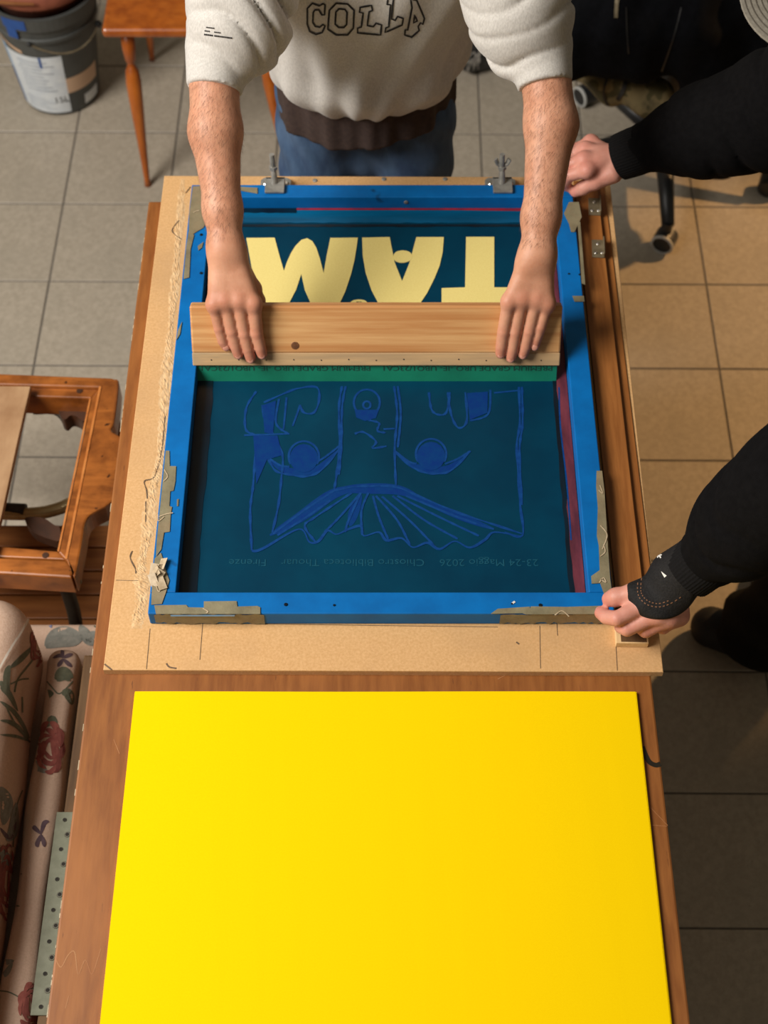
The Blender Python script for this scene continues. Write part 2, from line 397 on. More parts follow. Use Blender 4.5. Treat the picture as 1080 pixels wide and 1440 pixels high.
# ================================================================== TABLE
TZ = .788
tb = thing('work_table', (-.02, 1.0, 0), 'long brown wooden work table under the particle board and the yellow paper', 'table')
MB().box((-.0195, .985, TZ-.014), (.795, 1.97, .028), bevel=.003).out('table_top', M['table'], tb)
e = MB()
for k in range(34):
    y = random.uniform(.45, 1.95)**1.0; l = random.uniform(.003, .016)
    e.box((-.4166, y, TZ-.0015), (.0012, l, random.uniform(.0008, .0022)))
e.out('chipped_edge', M['tapepale'], tb)
for sx in (-.36, .325):
    for sy in (.1, 1.88): MB().box((sx, sy, .38), (.06, .06, .758), bevel=.005).out('leg', M['table'], tb)
for sy in (.1, 1.88): MB().box((-.0175, sy, .70), (.625, .022, .11), bevel=.003).out('apron', M['table'], tb)
for sx in (-.36, .325): MB().box((sx, .99, .70), (.022, 1.72, .11), bevel=.003).out('apron', M['table'], tb)
s = MB()
for l in ([(79, 1350), (86, 1360), (96, 1343), (105, 1339), (110, 1370), (120, 1350), (129, 1370), (137, 1350), (142, 1334)], [(92, 1418), (97, 1400)], [(160, 1040), (168, 1060)]):
    flat_ribbon(s, l, .0006, TZ, th=.0002)
for l in ([(900, 1120), (939, 1161)], [(912, 1160), (938, 1162)], [(700, 955), (714, 948)]): flat_ribbon(s, l, .0005, TZ, th=.0002)
s.out('scratch', M['edge'], tb)
s = MB(); flat_ribbon(s, [(903, 1050), (912, 1070), (922, 1076), (929, 1074)], .0035, TZ, th=.0002); s.out('dark_stain', M['iron'], tb)

# ================================================================== YELLOW PAPER
PZ = TZ
ps = thing('paper_stack', (0, .8, PZ), 'stack of bright yellow paper sheets on the near half of the table', 'paper')
c0 = [at(190, 973, PZ+.005), at(893, 970, PZ+.005)]
for k in range(10):
    z = PZ+.0002+.0006*k; dx = (random.uniform(-.0015, .0015) if k < 9 else 0); dy = random.uniform(-.0025, .0005) if k < 9 else 0
    a, b = c0; X0, X1, Y1 = a[0]+dx, b[0]+dx+(.0022*(9-k)/9), a[1]+dy
    V = []; n = 14
    for zz in (0, .00055):
        for i in range(n+1):
            for j in range(3): V.append((X0+(X1-X0)*i/n, Y1-.98*j/2, z+zz+(.0012*math.sin(i/n*9+1) if (k == 9 and j == 0) else 0)*(.5)))
    fs = []
    q = lambda l, i, j: l*(n+1)*3+i*3+j
    for i in range(n):
        for j in range(2): fs += [[q(1, i, j), q(1, i, j+1), q(1, i+1, j+1), q(1, i+1, j)], [q(0, i, j), q(0, i+1, j), q(0, i+1, j+1), q(0, i, j+1)]]
        fs += [[q(0, i, 0), q(1, i, 0), q(1, i+1, 0), q(0, i+1, 0)], [q(0, i, 2), q(0, i+1, 2), q(1, i+1, 2), q(1, i, 2)]]
    for j in range(2): fs += [[q(0, 0, j), q(0, 0, j+1), q(1, 0, j+1), q(1, 0, j)], [q(0, n, j), q(1, n, j), q(1, n, j+1), q(0, n, j+1)]]
    link('sheet', V, fs, M['paper'], ps)

# ================================================================== BOARD
BZ = .800
bd = thing('base_board', (0, 1.5, TZ), 'large tan particle board lying on the table under the blue printing frame', 'board')
bp = [at(145, 942, BZ), at(933, 945, BZ), at(857, 249, BZ), at(231, 247, BZ)]
MB().prism(bp, TZ, BZ, bevel=.0012).out('panel', M['mdf'], bd)
# torn fibre strip along the left side
cl = smoothline([(257, 252), (251, 330), (246, 400), (240, 460), (235, 520), (229, 590), (224, 650), (214, 690), (207, 750), (198, 795), (200, 830), (194, 870), (191, 884)], 22)
hw = lambda t: .0035+.006*abs(math.sin(t*13))*(.6+.4*math.sin(t*41))+.004*t
V, Fc = [], []; K = 9
for i, p in enumerate(cl):
    t = i/(len(cl)-1); c = at(p[0], p[1], BZ); w = hw(t)
    for k in range(K):
        u = k/(K-1)*2-1; ed = 1-abs(u)**3
        j = (.0012*RNG.standard_normal()) if k in (0, K-1) else 0
        V.append((c[0]+u*w+j, c[1], BZ+.0001+max(0, ed*(.0005+.0005*RNG.standard_normal()))*min(1, 8*t+.3, 10*(1-t)+.1)))
for i in range(len(cl)-1):
    for k in range(K-1): Fc.append([i*K+k, (i+1)*K+k, (i+1)*K+k+1, i*K+k+1])
link('torn_fibre', V, Fc, M['torn'], bd)
cr = MB()
for l in ([(229, 622), (224, 650), (216, 672), (203, 677), (206, 690), (207, 702)], [(268, 263), (261, 272)], [(252, 310), (242, 325), (255, 337)], [(186, 775), (183, 785), (190, 800), (191, 807)], [(232, 585), (229, 622)], [(205, 705), (205, 735)]):
    flat_ribbon(cr, l, lambda t: .0004+.0006*abs(math.sin(9*t)), BZ, th=.0010)
cr.out('crack', M['pencil'], bd)
for l in ([(163, 816), (208, 817)], [(285, 877), (281, 928)], [(211, 884), (206, 941)], [(759, 880), (760, 940)], [(783, 876), (784, 894)], [(866, 905), (868, 943)], [(262, 876), (700, 882)]):
    pl = MB(); flat_ribbon(pl, l, .00045, BZ, smooth=False); pl.out('pencil_line', M['pencil'], bd)
for l in ([(234, 933), (238, 938), (248, 940)], [(726, 903), (730, 906)], [(147, 934), (157, 942)]):
    pl = MB(); flat_ribbon(pl, l, .0012, BZ); pl.out('surface_chip', M['pencil'], bd)
for p in ((443, 254), (540, 252), (626, 252)):
    c = at(*p, BZ)
    m = MB(); m.lathe([(.0045, 0), (.0045, .0008), (.003, .0016), (0, .0016)], c, 12); m.box((c[0], c[1], c[2]+.0017), (.005, .0009, .0004)); m.out('screw', M['steel'], bd)
# raised batten along the right edge
bt = thing('batten', (.36, 1.6, BZ), 'flat brown wooden strip screwed to the board right of the blue frame', 'strip of wood')
q = [at(862, 1000, BZ+.01), at(907, 838, BZ+.01), at(841, 268, BZ+.01)]
bx0 = .336
MB().prism([(bx0, 1.115), (q[1][0]-.001, 1.115), (q[2][0], 2.0), (bx0, 2.0)], BZ, BZ+.009, bevel=.001).out('strip', M['batten'], bt)
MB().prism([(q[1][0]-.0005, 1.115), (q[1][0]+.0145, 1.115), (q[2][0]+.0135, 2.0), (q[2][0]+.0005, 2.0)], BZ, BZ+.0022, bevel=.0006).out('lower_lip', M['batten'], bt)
# brackets on it
def bracket(px, py, lab):
    c = at(px, py, BZ+.011); b = thing('metal_bracket', (c[0], c[1], BZ+.009), lab, 'bracket', 'metal brackets on the batten')
    R = ROT('Z', -3)
    MB().box((c[0], c[1]-.001, BZ+.0105), (.021, .041, .003), R, .0008).out('plate', M['steeldull'], b)
    MB().box((c[0]+.0095, c[1], BZ+.0145), (.0022, .040, .011), R, .0006).out('flange', M['steeldull'], b)
    for dx, dy in ((-.005, -.012), (.006, -.012), (0, .009)):
        MB().lathe([(.0032, 0), (.0032, .0008), (.002, .0016), (0, .0016)], (c[0]+dx, c[1]+dy, BZ+.012), 10).out('screw', M['bright'], b)
bracket(836, 290, 'small metal bracket nearest the upper gripping hand on the batten')
bracket(841, 349, 'small metal bracket on the batten, nearer the viewer of the two')
# little wood block
k = [at(866, 884, BZ), at(912, 884, BZ)]
c = at(889, 895, BZ+.012)
wb = thing('wood_block', (c[0], c[1], BZ), 'small pale wooden block under the gloved hand at the board corner', 'block')
MB().box((c[0], c[1]+.014, BZ+.006), (.046, .05, .012), ROT('Z', -1), .0008).out('block', M['block'], wb)
MB().box((c[0]+.002, c[1]+.013, BZ+.0122), (.036, .044, .0005), ROT('Z', -1)).out('brown_face', M['oldwood'], wb)

# ================================================================== SCREEN FRAME
FZ = .830; SZ = .8035
fr = thing('printing_screen', (0, 1.53, BZ), 'blue painted screen printing frame with dark teal mesh on the board', 'printing screen')
X0, X1, Y0, Y1 = -.336, .328, 1.098, 1.968; rl, rr, rf, rb = .037, .034, .036, .031
h = FZ-BZ-.001
MB().box(((X0+X1)/2, Y0+rf/2, BZ+.0005+h/2), (X1-X0, rf, h), bevel=.0018).out('front_rail', M['blue'], fr)
MB().box(((X0+X1)/2, Y1-rb/2, BZ+.0005+h/2), (X1-X0, rb, h), bevel=.0018).out('back_rail', M['blue'], fr)
yl = (Y0+rf, Y1-rb)
MB().box((X0+rl/2, sum(yl)/2, BZ+.0005+h/2), (rl, yl[1]-yl[0], h), bevel=.0014).out('side_rail', M['blue'], fr)
MB().box((X1-rr/2, sum(yl)/2, BZ+.0005+h/2), (rr, yl[1]-yl[0], h), bevel=.0014).out('side_rail', M['blue'], fr)
ix0, ix1, iy0, iy1 = X0+rl, X1-rr, yl[0], yl[1]
mesh = MB().box(((ix0+ix1)/2, (iy0+iy1)/2, SZ-.0004), (ix1-ix0, iy1-iy0, .0008)).out('mesh_fabric', M['screen'], fr)
def plate(name, poly, mat, z, th=.0005, par=None, px=True):
    LV[0] += 1; th = th+.000022*(LV[0] % 23)
    P = [at(p[0], p[1], z+th) for p in poly] if px else poly
    return MB().prism(P, z, z+th).out(name, M[mat], par or fr)
# ink, tape and some painted rail shadow along the inside edges
def wob(x, a): return x+RNG.uniform(-a, a)
ys = np.linspace(iy0+.001, iy1-.001, 40)
L = lambda xa, xb, a, b: [(wob(xa, a), y) for y in ys]+[(wob(xb, b), y) for y in ys[::-1]]
plate('ink_shade_edge', L(ix0+.001, ix0+.026, .0, .0015), 'inkshade', SZ, .0006, px=False)  # dark ink strip that also paints in the left rail's shadow on the mesh
plate('ink_shade_edge', L(ix1-.017, ix1-.001, .0015, 0), 'inkred', SZ, .0007, px=False)
plate('ink_shade_edge', L(ix1-.024, ix1-.0165, .001, .001), 'inkshade', SZ, .0005, px=False)
xs = np.linspace(ix0+.002, ix1-.002, 50)
plate('ink_shade_edge', [(x, iy1-.003) for x in xs]+[(x, wob(iy1-.036, .001)) for x in xs[::-1]], 'inkteal', SZ, .0004, px=False)
plate('ink_shade_edge', [(x, iy1-.040) for x in xs]+[(x, wob(iy1-.046, .001)) for x in xs[::-1]], 'inkshade', SZ, .0004, px=False)
plate('ink_line', [(x, iy1-.001) for x in xs if x > -.17]+[(x, iy1-.0055-.004*max(0, x-.12)/.2) for x in xs[::-1] if x > -.17], 'inkred2', SZ, .0009, px=False)
plate('ink_shade_edge', [(x, iy1-.001) for x in xs if x < -.15]+[(x, wob(iy1-.012, .001)) for x in xs[::-1] if x < -.15], 'inkshade', SZ, .0009, px=False)
plate('ink_shade_edge', [(x, iy0+.001) for x in xs]+[(x, wob(iy0+.006, .001)) for x in xs[::-1]], 'inkshade', SZ, .0003, px=False)
pl = MB(); flat_ribbon(pl, [(786, 545), (788, 600), (797, 680), (803, 760)], .0012, SZ, th=.0008); pl.out('tape_fold', M['stencil'], fr)
# cream letters of the print, upside down for the viewer
q2 = lambda pts: [(220+x/2.4545, y/2.4545) for x, y in pts]
def plate_px(name, pts, mat, th, sm_=0):
    P = smoothline(pts, sm_, True) if sm_ else pts
    return plate(name, P, mat, SZ, th)
plate_px('letter', q2([(310, 821), (408, 820), (424, 880), (440, 935), (450, 905), (465, 872), (480, 848), (500, 828), (520, 822), (538, 832), (552, 855), (564, 892), (577, 942), (588, 880), (600, 821), (695, 820), (690, 858), (683, 900), (672, 945), (652, 1005), (630, 1052), (618, 1085), (548, 1085), (535, 1052), (512, 1000), (500, 945), (482, 1000), (455, 1052), (440, 1085), (365, 1085), (352, 1000), (328, 920)]), 'cream', .0008)
plate_px('letter', q2([(710, 820), (805, 818), (822, 905), (848, 970), (874, 905), (897, 818), (992, 818), (988, 870), (978, 915), (960, 960), (935, 1010), (905, 1055), (892, 1085), (800, 1085), (768, 1050), (742, 1000), (722, 940), (712, 880)]), 'cream', .0008)
plate_px('letter_bar', q2([(818, 885), (826, 870), (850, 864), (874, 870), (883, 885), (874, 900), (850, 906), (826, 900)]), 'cream', .0011, 4)
plate_px('letter', [(655.5, 333), (695, 333), (695, 404), (746, 404), (746, 446), (621, 446), (621, 405), (654, 404)], 'cream', .0008)
plate_px('ornament', [(490, 436), (493, 425), (500, 421.5), (510, 421.5), (516, 425), (519, 436), (505, 446)], 'cream', .0008, 4)
pl = MB(); flat_ribbon(pl, [(501, 425.5), (508, 425), (502, 431), (509, 431)], .0009, SZ, smooth=False, th=.0012); pl.out('ornament_mark', M['ink'], fr)
# the drawing in the stencil
z7 = lambda pts: [(320+x/2.348, 540+y/2.348) for x, y in pts]
dl = MB()
lines = [[(95, 25), (62, 80), (60, 150), (90, 168)], [(120, 62), (180, 35), (235, 15), (295, 12), (302, 55), (285, 95), (252, 95), (240, 70)], [(115, 70), (122, 115), (150, 165)], [(170, 50), (160, 130), (200, 165)], [(195, 45), (185, 150)],
 [(240, 70), (215, 140)], [(55, 170), (205, 165)], [(95, 180), (85, 330), (75, 420), (80, 550)], [(160, 180), (182, 240), (178, 310), (168, 400), (148, 490)], [(378, 8), (368, 80), (370, 200), (360, 300), (352, 350)], [(390, 8), (378, 80), (376, 200), (368, 300)],
 [(550, 8), (560, 100), (552, 210), (556, 340)], [(562, 8), (572, 100), (562, 210)], [(465, 120), (500, 130), (495, 155), (522, 162)], [(420, 165), (450, 160), (490, 190), (480, 212), (525, 206)], [(515, 150), (552, 148)],
 [(135, 250), (160, 288), (205, 300), (260, 306), (310, 285), (368, 216)], [(140, 248), (175, 270), (205, 274)], [(300, 255), (325, 240), (370, 205)], [(552, 222), (590, 260), (640, 290), (690, 297), (740, 285), (802, 222)], [(560, 228), (600, 258), (625, 264)], [(718, 265), (760, 248), (802, 222)],
 [(352, 352), (420, 340), (490, 338), (560, 342), (640, 375), (760, 425), (880, 465), (972, 495)], [(80, 552), (115, 545), (235, 480), (270, 522), (300, 520), (330, 485), (360, 497), (400, 480), (440, 470), (450, 502), (500, 490), (525, 517), (575, 510), (612, 540), (660, 525), (700, 546), (750, 520), (800, 541), (850, 515), (882, 490), (970, 505)],
 [(410, 360), (290, 440), (255, 470), (290, 522)], [(440, 360), (370, 440), (320, 490)], [(440, 360), (400, 450), (388, 490)], [(465, 360), (442, 420), (445, 500)], [(480, 370), (500, 440), (530, 512)], [(490, 370), (560, 450), (602, 532)], [(510, 372), (600, 450), (680, 532)], [(545, 370), (650, 450), (760, 512)], [(560, 370), (720, 450), (830, 502)], [(590, 370), (760, 440), (880, 480)],
 [(150, 495), (250, 420), (352, 352)], [(165, 500), (260, 440), (340, 385)], [(962, 10), (965, 130), (955, 200), (960, 300), (966, 400), (974, 500), (915, 490)], [(972, 10), (974, 130), (964, 220), (972, 400)], [(665, 28), (672, 80), (690, 100), (722, 95), (735, 28)], [(728, 28), (738, 100), (762, 145), (790, 122), (785, 28)], [(822, 28), (808, 80)], [(868, 20), (860, 100), (800, 122)], [(880, 30), (960, 22)]]
for l in lines: flat_ribbon(dl, z7(l), lambda t: .0018+.0006*math.sin(t*37), SZ, th=.0005)
circ = lambda cx, cy, r, a0=0, a1=360, k=16: [(cx+r*math.cos(math.radians(a0+(a1-a0)*i/k)), cy+r*math.sin(math.radians(a0+(a1-a0)*i/k))) for i in range(k+1)]
for c in ((252, 240, 50), (672, 232, 50)): flat_ribbon(dl, z7(circ(*c, 150, 390)), .0018, SZ, th=.0005)
flat_ribbon(dl, z7(circ(460, 62, 43)), .0018, SZ, th=.0005); flat_ribbon(dl, z7(circ(460, 70, 12)), .0018, SZ, th=.0005)
dl.out('stencil_drawing', M['stencil'], fr)
for pts in (circ(252, 245, 47)[:-1], circ(672, 238, 47)[:-1], [(420, 85), (500, 85), (490, 112), (455, 122), (425, 110)], [(85, 170), (165, 170), (180, 235), (130, 250), (95, 330)], [(115, 70), (160, 55), (150, 165), (122, 160)], [(790, 30), (860, 25), (858, 95), (800, 118)]):
    plate('stencil_area', z7(pts), 'stencilfill', SZ, .0003)
sa = MB()
for l, w in (([(140, 252), (180, 280), (240, 292), (300, 278), (365, 218)], .0065), ([(556, 228), (610, 268), (670, 284), (735, 275), (795, 226)], .0065), ([(140, 500), (240, 440), (352, 362), (440, 345)], .010), ([(350, 352), (440, 346), (560, 350), (640, 380)], .010), ([(440, 360), (418, 420), (405, 470)], .008), ([(620, 375), (760, 435), (880, 480)], .006)):
    flat_ribbon(sa, z7(l), spindle(w), SZ, th=.0002)
sa.out('stencil_shading', M['stencilfill'], fr)
# bottom line of text, upside down
v, f = text_mesh('23-24 Maggio 2026    Chiostro Biblioteca Thouar    Firenze', .0165)
a, b = at(757, 791, SZ), at(322, 793, SZ); wx = max(p[0] for p in v)-min(p[0] for p in v); kx = (a[0]-b[0])/wx
link('stencil_text', [((a[0]+b[0])/2-p[0]*kx, a[1]-p[1]*1.05, SZ+.0005) for p in v], f, M['stenciltext'], fr)
# tape on the frame
z6 = lambda pts: [(120+x/4.233, 620+y/4.233) for x, y in pts]; z8 = lambda pts: [(720+x/3, 580+y/3) for x, y in pts]
tape = lambda pts: plate('tape_patch', pts, 'tape', FZ+.0003, .0005)
tape(z6([(478, 58), (500, 58), (502, 150), (540, 150), (536, 240), (525, 296), (505, 300), (500, 388), (516, 392), (508, 440), (502, 540), (468, 545), (452, 645), (420, 690), (424, 600), (440, 440), (462, 220)]))
tape(z6([(545, 348), (556, 345), (553, 388), (544, 388)]))
tape(z6([(412, 700), (450, 665), (470, 730), (482, 780), (500, 830), (480, 900), (455, 970), (392, 975), (396, 880)]))
tape(z6([(410, 978), (600, 976), (612, 990), (705, 992), (705, 955), (900, 953), (906, 994), (1030, 1000), (1040, 1030), (420, 1030)]))
tape([(362, 852), (366, 854), (366, 863), (300, 863), (330, 853)])
tape(z8([(357, 246), (380, 246), (390, 330), (404, 560), (414, 700), (424, 775), (392, 775), (372, 720), (336, 722), (334, 690), (370, 665), (366, 560), (358, 520), (362, 400), (355, 310)]))
tape(z8([(80, 818), (230, 820), (390, 815), (405, 822), (400, 850), (60, 852), (30, 842), (70, 838)]))
tape([(700, 856), (745, 853), (745, 862), (690, 863)])
tape([(271, 262), (300, 260), (300, 294), (286, 320), (276, 326), (270, 330), (265, 338), (266, 300)])
tape([(265, 326), (273, 330), (268, 350), (266, 390), (258, 392), (262, 345)])
tape([(278, 346), (286, 340), (284, 348), (279, 352)])
tape([(250, 465), (256, 452), (253, 470), (248, 478)])
tape([(793, 300), (800, 284), (814, 284), (818, 305), (808, 326), (803, 326), (800, 314)])
tape([(812, 312), (816, 312), (823, 400), (818, 398), (815, 350)])
tape([(805, 416), (821, 416), (822, 424), (808, 424)])
tape([(330, 262), (362, 264), (362, 272), (340, 268)])
tape([(740, 264), (758, 262), (760, 270), (744, 272)])
V = []
fs = []
for (xa, xb) in ((212, 375), (700, 862)):   # worn tape folded over the front face
    A, B2 = at(xa+4, 864, FZ)[0], at(xb-4, 864, FZ)[0]; n = 26; k0 = len(V)
    for i in range(n+1):
        x = A+(B2-A)*i/n
        V += [(x, Y0-.0008, FZ-.0005-RNG.uniform(0, .003)), (x, Y0-.0012, BZ+.004+RNG.uniform(-.003, .004))]
    for i in range(n): fs.append([k0+2*i, k0+2*i+1, k0+2*i+3, k0+2*i+2])
link('folded_tape', V, fs, M['tape'], fr)
wr = MB()
for l in (z6([(470, 175), (490, 215), (465, 245)]), z6([(440, 455), (480, 440), (522, 432)]), z6([(432, 440), (436, 480), (470, 455)]), z8([(370, 310), (382, 345), (365, 330)]), z8([(372, 480), (400, 520), (380, 580)]), z8([(385, 560), (392, 590), (372, 610)]), z8([(368, 720), (385, 700), (395, 720), (372, 705)]), [(272, 300), (276, 298), (280, 297)], z6([(420, 860), (440, 900), (480, 845)]), z6([(700, 1000), (730, 1020), (720, 1028)]), [(780, 866), (790, 860), (800, 868)]):
    flat_ribbon(wr, l, .0008, FZ, th=.0018)
wr.out('tape_crease', M['tapepale'], fr)
pl = MB()
c = at(222, 808, FZ)
for k in range(7):
    a = RNG.uniform(-.012, .012, 2); p = c+np.array([a[0]*.6, a[1]*1.6, .003+RNG.uniform(0, .004)])
    pl.box(p, (.012, .020, .0008), ROT('X', RNG.uniform(-40, 40)) @ ROT('Y', RNG.uniform(-45, 45)) @ ROT('Z', RNG.uniform(-40, 40)))
pl.out('crumpled_tape', M['tapepale'], fr)
nb = MB()
for p in ((402, 850, .003), (470, 851, .002), (720, 849, .0016), (283, 330, .003), (265, 388, .002), (283, 384, .003), (800, 385, .002), (815, 386, .002), (760, 851, .003)):
    c = at(p[0], p[1], FZ); nb.lathe([(p[2], 0), (p[2]*.8, .0008), (0, .001)], c, 8)
nb.out('paint_fleck', M['inkshade'], fr)
pl = MB(); flat_ribbon(pl, [(720, 849), (724, 846)], .0015, FZ); pl.out('white_fleck', M['white'], fr)
pl = MB()
flat_ribbon(pl, [(240, 866), (330, 866)], .0012, FZ-.001); pl.out('scuff', M['bluewear'], fr)
c = at(571, 284, .818); MB().ball((c[0], iy1-.0008, c[2]), (.004, .0015, .004), 8).out('nail_head', M['steel'], fr)

# ================================================================== HINGE CLAMPS
def clamp(px, lab, wing):
    c = at(px, 258, FZ+.004); x = c[0]; yb = Y1
    t = thing('hinge_clamp', (x, yb+.004, BZ), lab, 'clamp', 'hinge clamps at the back of the frame')
    pl = MB(); pl.prism([(x-.024, yb+.006), (x+.026, yb+.006), (x+.028, yb+.012), (x+.028, yb+.034), (x+.02, yb+.04), (x-.02, yb+.04), (x-.026, yb+.034), (x-.026, yb+.012)], BZ+.0005, BZ+.009, .001)
    pl.out('base_plate', M['steel'], t)
    MB().box((x+.002, yb-.006, FZ+.0035), (.034, .036, .005), None, .0012).out('tongue', M['steel'], t)
    MB().box((x+.002, yb+.010, FZ-.008), (.034, .005, .028), None, .001).out('web', M['steel'], t)
    MB().tube([(x+.001, yb-.001, FZ+.004), (x+.001, yb+.008, FZ+.03)], [.0065, .004], 12).out('rib', M['steel'], t)
    MB().tube([(x, yb+.006, FZ+.006), (x-.001, yb+.012, FZ+.058)], .0046, 14).out('stud', M['steel'], t)
    MB().tube([(x, yb+.0085, FZ+.028), (x, yb+.009, FZ+.034)], .0075, 6).out('nut', M['steel'], t)
    for d in (-.017, .019):
        MB().lathe([(.0052, 0), (.005, .0012), (.003, .003), (0, .003)], (x+d, yb+.024, BZ+.009), 14).out('screw', M['bright'], t)
    if wing:
        for sgn in (-1, 1):
            MB().tube([(x, yb+.010, FZ+.034), (x+sgn*.008, yb+.010, FZ+.038), (x+sgn*.012, yb+.011, FZ+.048)], [.003, .004, .0045], 8, .5).out('wing', M['steel'], t)
clamp(385, 'steel hinge clamp gripping the back rail by the left forearm', False)
clamp(705, 'steel hinge clamp with a wing nut, left of the right forearm', True)

# ================================================================== SQUEEGEE
al = math.radians(60); qn = np.array([0, -math.sin(al), math.cos(al)]); qt = np.array([0, math.cos(al), math.sin(al)]); q0 = np.array([0, 1.539, .8046])
def qp(x, s, off): return q0+np.array([x, 0, 0])+qt*s+qn*off
sx0, sx1 = at(271, 470, .86)[0], at(787, 470, .86)[0]
sq = thing('squeegee', (0, 1.54, SZ+.0012), 'wide wooden squeegee with a green blade held by both hands', 'squeegee')
def qbox(name, s0, s1, o0_, o1, mat, xa=sx0, xb=sx1, bev=.0012, par=None):
    R = Matrix(((1, 0, 0), tuple([0, qt[1], qn[1]]), tuple([0, qt[2], qn[2]])))
    return MB().box(qp((xa+xb)/2, (s0+s1)/2, (o0_+o1)/2), (xb-xa, s1-s0, abs(o1-o0_)), R, bev).out(name, M[mat], par or sq)
hb = qbox('handle', .052, .130, -.022, 0, 'pine', bev=.003)
qbox('handle_foot', .031, .0525, -.022, -.0002, 'pinestain', bev=.0015)
qbox('blade', 0.0, .034, -.0155, -.0065, 'blade', sx0+.002, sx1-.003, .0008)
kn = onplane(415, 486, q0+qn*.0003, qn)
R3 = Matrix(((1, 0, 0), (0, qt[1], qn[1]), (0, qt[2], qn[2])))
MB().lathe([(.0065, 0), (.006, .0004), (0, .0006)], kn, 14, R3).out('knot', M['knot'], sq)
for i in range(13):
    x = sx0+.03+i*(sx1-sx0-.06)/12; MB().lathe([(.0011, -.0002), (.0011, .0004), (0, .0005)], qp(x, .041+.001*math.sin(i*3), 0), 6, R3).out('nail_head', M['ink'], sq)
v, f = text_mesh('PREMIUM GRADE URO -JE- UBO1/23CA1    PREMIUM GRADE URO -JE- UBO1/23CA1', .0125)
wx = max(p[0] for p in v)-min(p[0] for p in v); kx = .56/wx
link('blade_text', [qp((sx0+sx1)/2-p[0]*kx, .0248-p[1]*.9, -.0065+.0005) for p in v], f, M['bladetext'], sq)

# ================================================================== BODIES
def unit(v): v = np.asarray(v, float); return v/np.linalg.norm(v)
class Hand:
    """wrist, mcp/pip/dip/tip joints per finger, thumb chain; returns a distance function and tint centres"""
    def __init__(s, wrist, fingers, thumb, rad=1.0, side=(1, 0, 0), up=(0, -.5, .8)):
        s.w = np.array(wrist); s.f = [[np.array(j) for j in f] for f in fingers]; s.t = [np.array(j) for j in thumb]; s.r = rad
        s.side = unit(side); s.up = unit(up)
    def palm(s, P, grow=0):
        d = None
        for i, f in enumerate(s.f):
            a = s.w+s.side*(i-1.5)*.0085*-s.sgn; m = f[0]
            e = rc(P, a, m, .0135*s.r+grow, .0108*s.r+grow); d = e if d is None else sm(d, e, .016)
        for i, f in enumerate(s.f): d = sm(d, rc(P, f[0]+s.up*.0012, f[0]+s.up*.0013, .0102*s.r+grow, .0102*s.r+grow), .012)
        return d
    sgn = 1
    def __call__(s, P):
        d = None
        for i, f in enumerate(s.f):
            k = s.r*(.9 if i == 3 else 1.0); e = chain(P, f, [.0108*k, .0100*k, .0093*k, .0083*k], .0004)
            e = sm(e, rc(P, f[1]+s.up*.0008, f[1]+s.up*.0009, .0094*k, .0094*k), .002)
            d = e if d is None else sm(d, e, .0012)
        d = sm(s.palm(P), d, .007)
        n = len(s.t); tr = [.0165, .0125, .0108, .0088][:n] if n == 4 else [.014, .0115, .0092]
        return sm(d, chain(P, s.t, [x*s.r for x in tr], .008), .009)
    def tints(s):
        o = []
        for f in s.f: o += [(f[0]+s.up*.008, .016, .38), (f[1]+s.up*.008, .012, .3), (f[-1], .017, .6)]
        return o+[(s.t[-1], .014, .8)]
def tint(o, cs):
    me = o.data; off = np.array(wloc(o)); n = len(me.vertices); V = np.empty(n*3); me.vertices.foreach_get('co', V); V = V.reshape(-1, 3)+off
    a = np.zeros(n)
    for c, r, w in cs: a = np.maximum(a, w*np.exp(-(np.linalg.norm(V-c, axis=1)/r)**2))
    L = me.color_attributes.new('tint', 'FLOAT_COLOR', 'POINT'); buf = np.stack([a, a, a, np.ones(n)], 1).ravel(); L.data.foreach_set('color', buf)
def bbox(pts, pad): P = np.array(pts); return P.min(0)-pad, P.max(0)+pad
def merge(parts):
    V = []; Fq = []; k = 0
    for v, f in parts: V.append(v); Fq.append(f+k); k += len(v)
    return np.concatenate(V), np.concatenate(Fq)
def nail(c, tipdir, up, parent, s=1.0):
    t = Vector(unit(tipdir)); u = Vector(up); u = (u-t*u.dot(t)).normalized(); R = Matrix((t.cross(u), t, u)).transposed()
    MB().ball(Vector(c), (.0056*s, .0066*s, .0018*s), 12, R).out('fingernail', M['nail'], parent, smooth=True)

# ---- the printer (man in the light sweatshirt)
man = thing('person', (-.03, 2.26, 0), 'person in light grey sweatshirt and jeans pushing the squeegee with both hands', 'person')
def fing(mcp, pip, dip, tip, om=.014):
    off = [om, .0115, .0098, .0082]
    return [onplane(*p, q0+qn*o, qn) for p, o in zip((mcp, pip, dip, tip), off)]
HL = Hand(at(318, 350, .987), [fing((357, 427), (361, 469), (366, 489), (368.5, 498)), fing((336, 423), (344, 469), (349, 491), (352.5, 504)), fing((317, 423), (326.5, 466), (331.5, 487), (335, 498)), fing((301, 428), (308.5, 462), (313.5, 480), (318, 487))],
          [at(330, 362, .975), qp(-.206, .150, -.026), qp(-.200, .128, -.0345), qp(-.198, .102, -.0335)], side=(1, 0, 0), up=qn)
HL.sgn = 1
HR = Hand(at(755, 360, .987), [fing((716, 424), (708, 467), (705, 488), (704, 497)), fing((735, 420), (725, 467), (721, 491), (718.5, 503)), fing((754, 421), (744, 466), (739, 487), (735.5, 498)), fing((770, 427), (760, 460), (755, 476), (752, 486))],
          [at(742, 374, .975), qp(.219, .150, -.026), qp(.213, .128, -.0345), qp(.210, .102, -.0335)], side=(-1, 0, 0), up=qn)
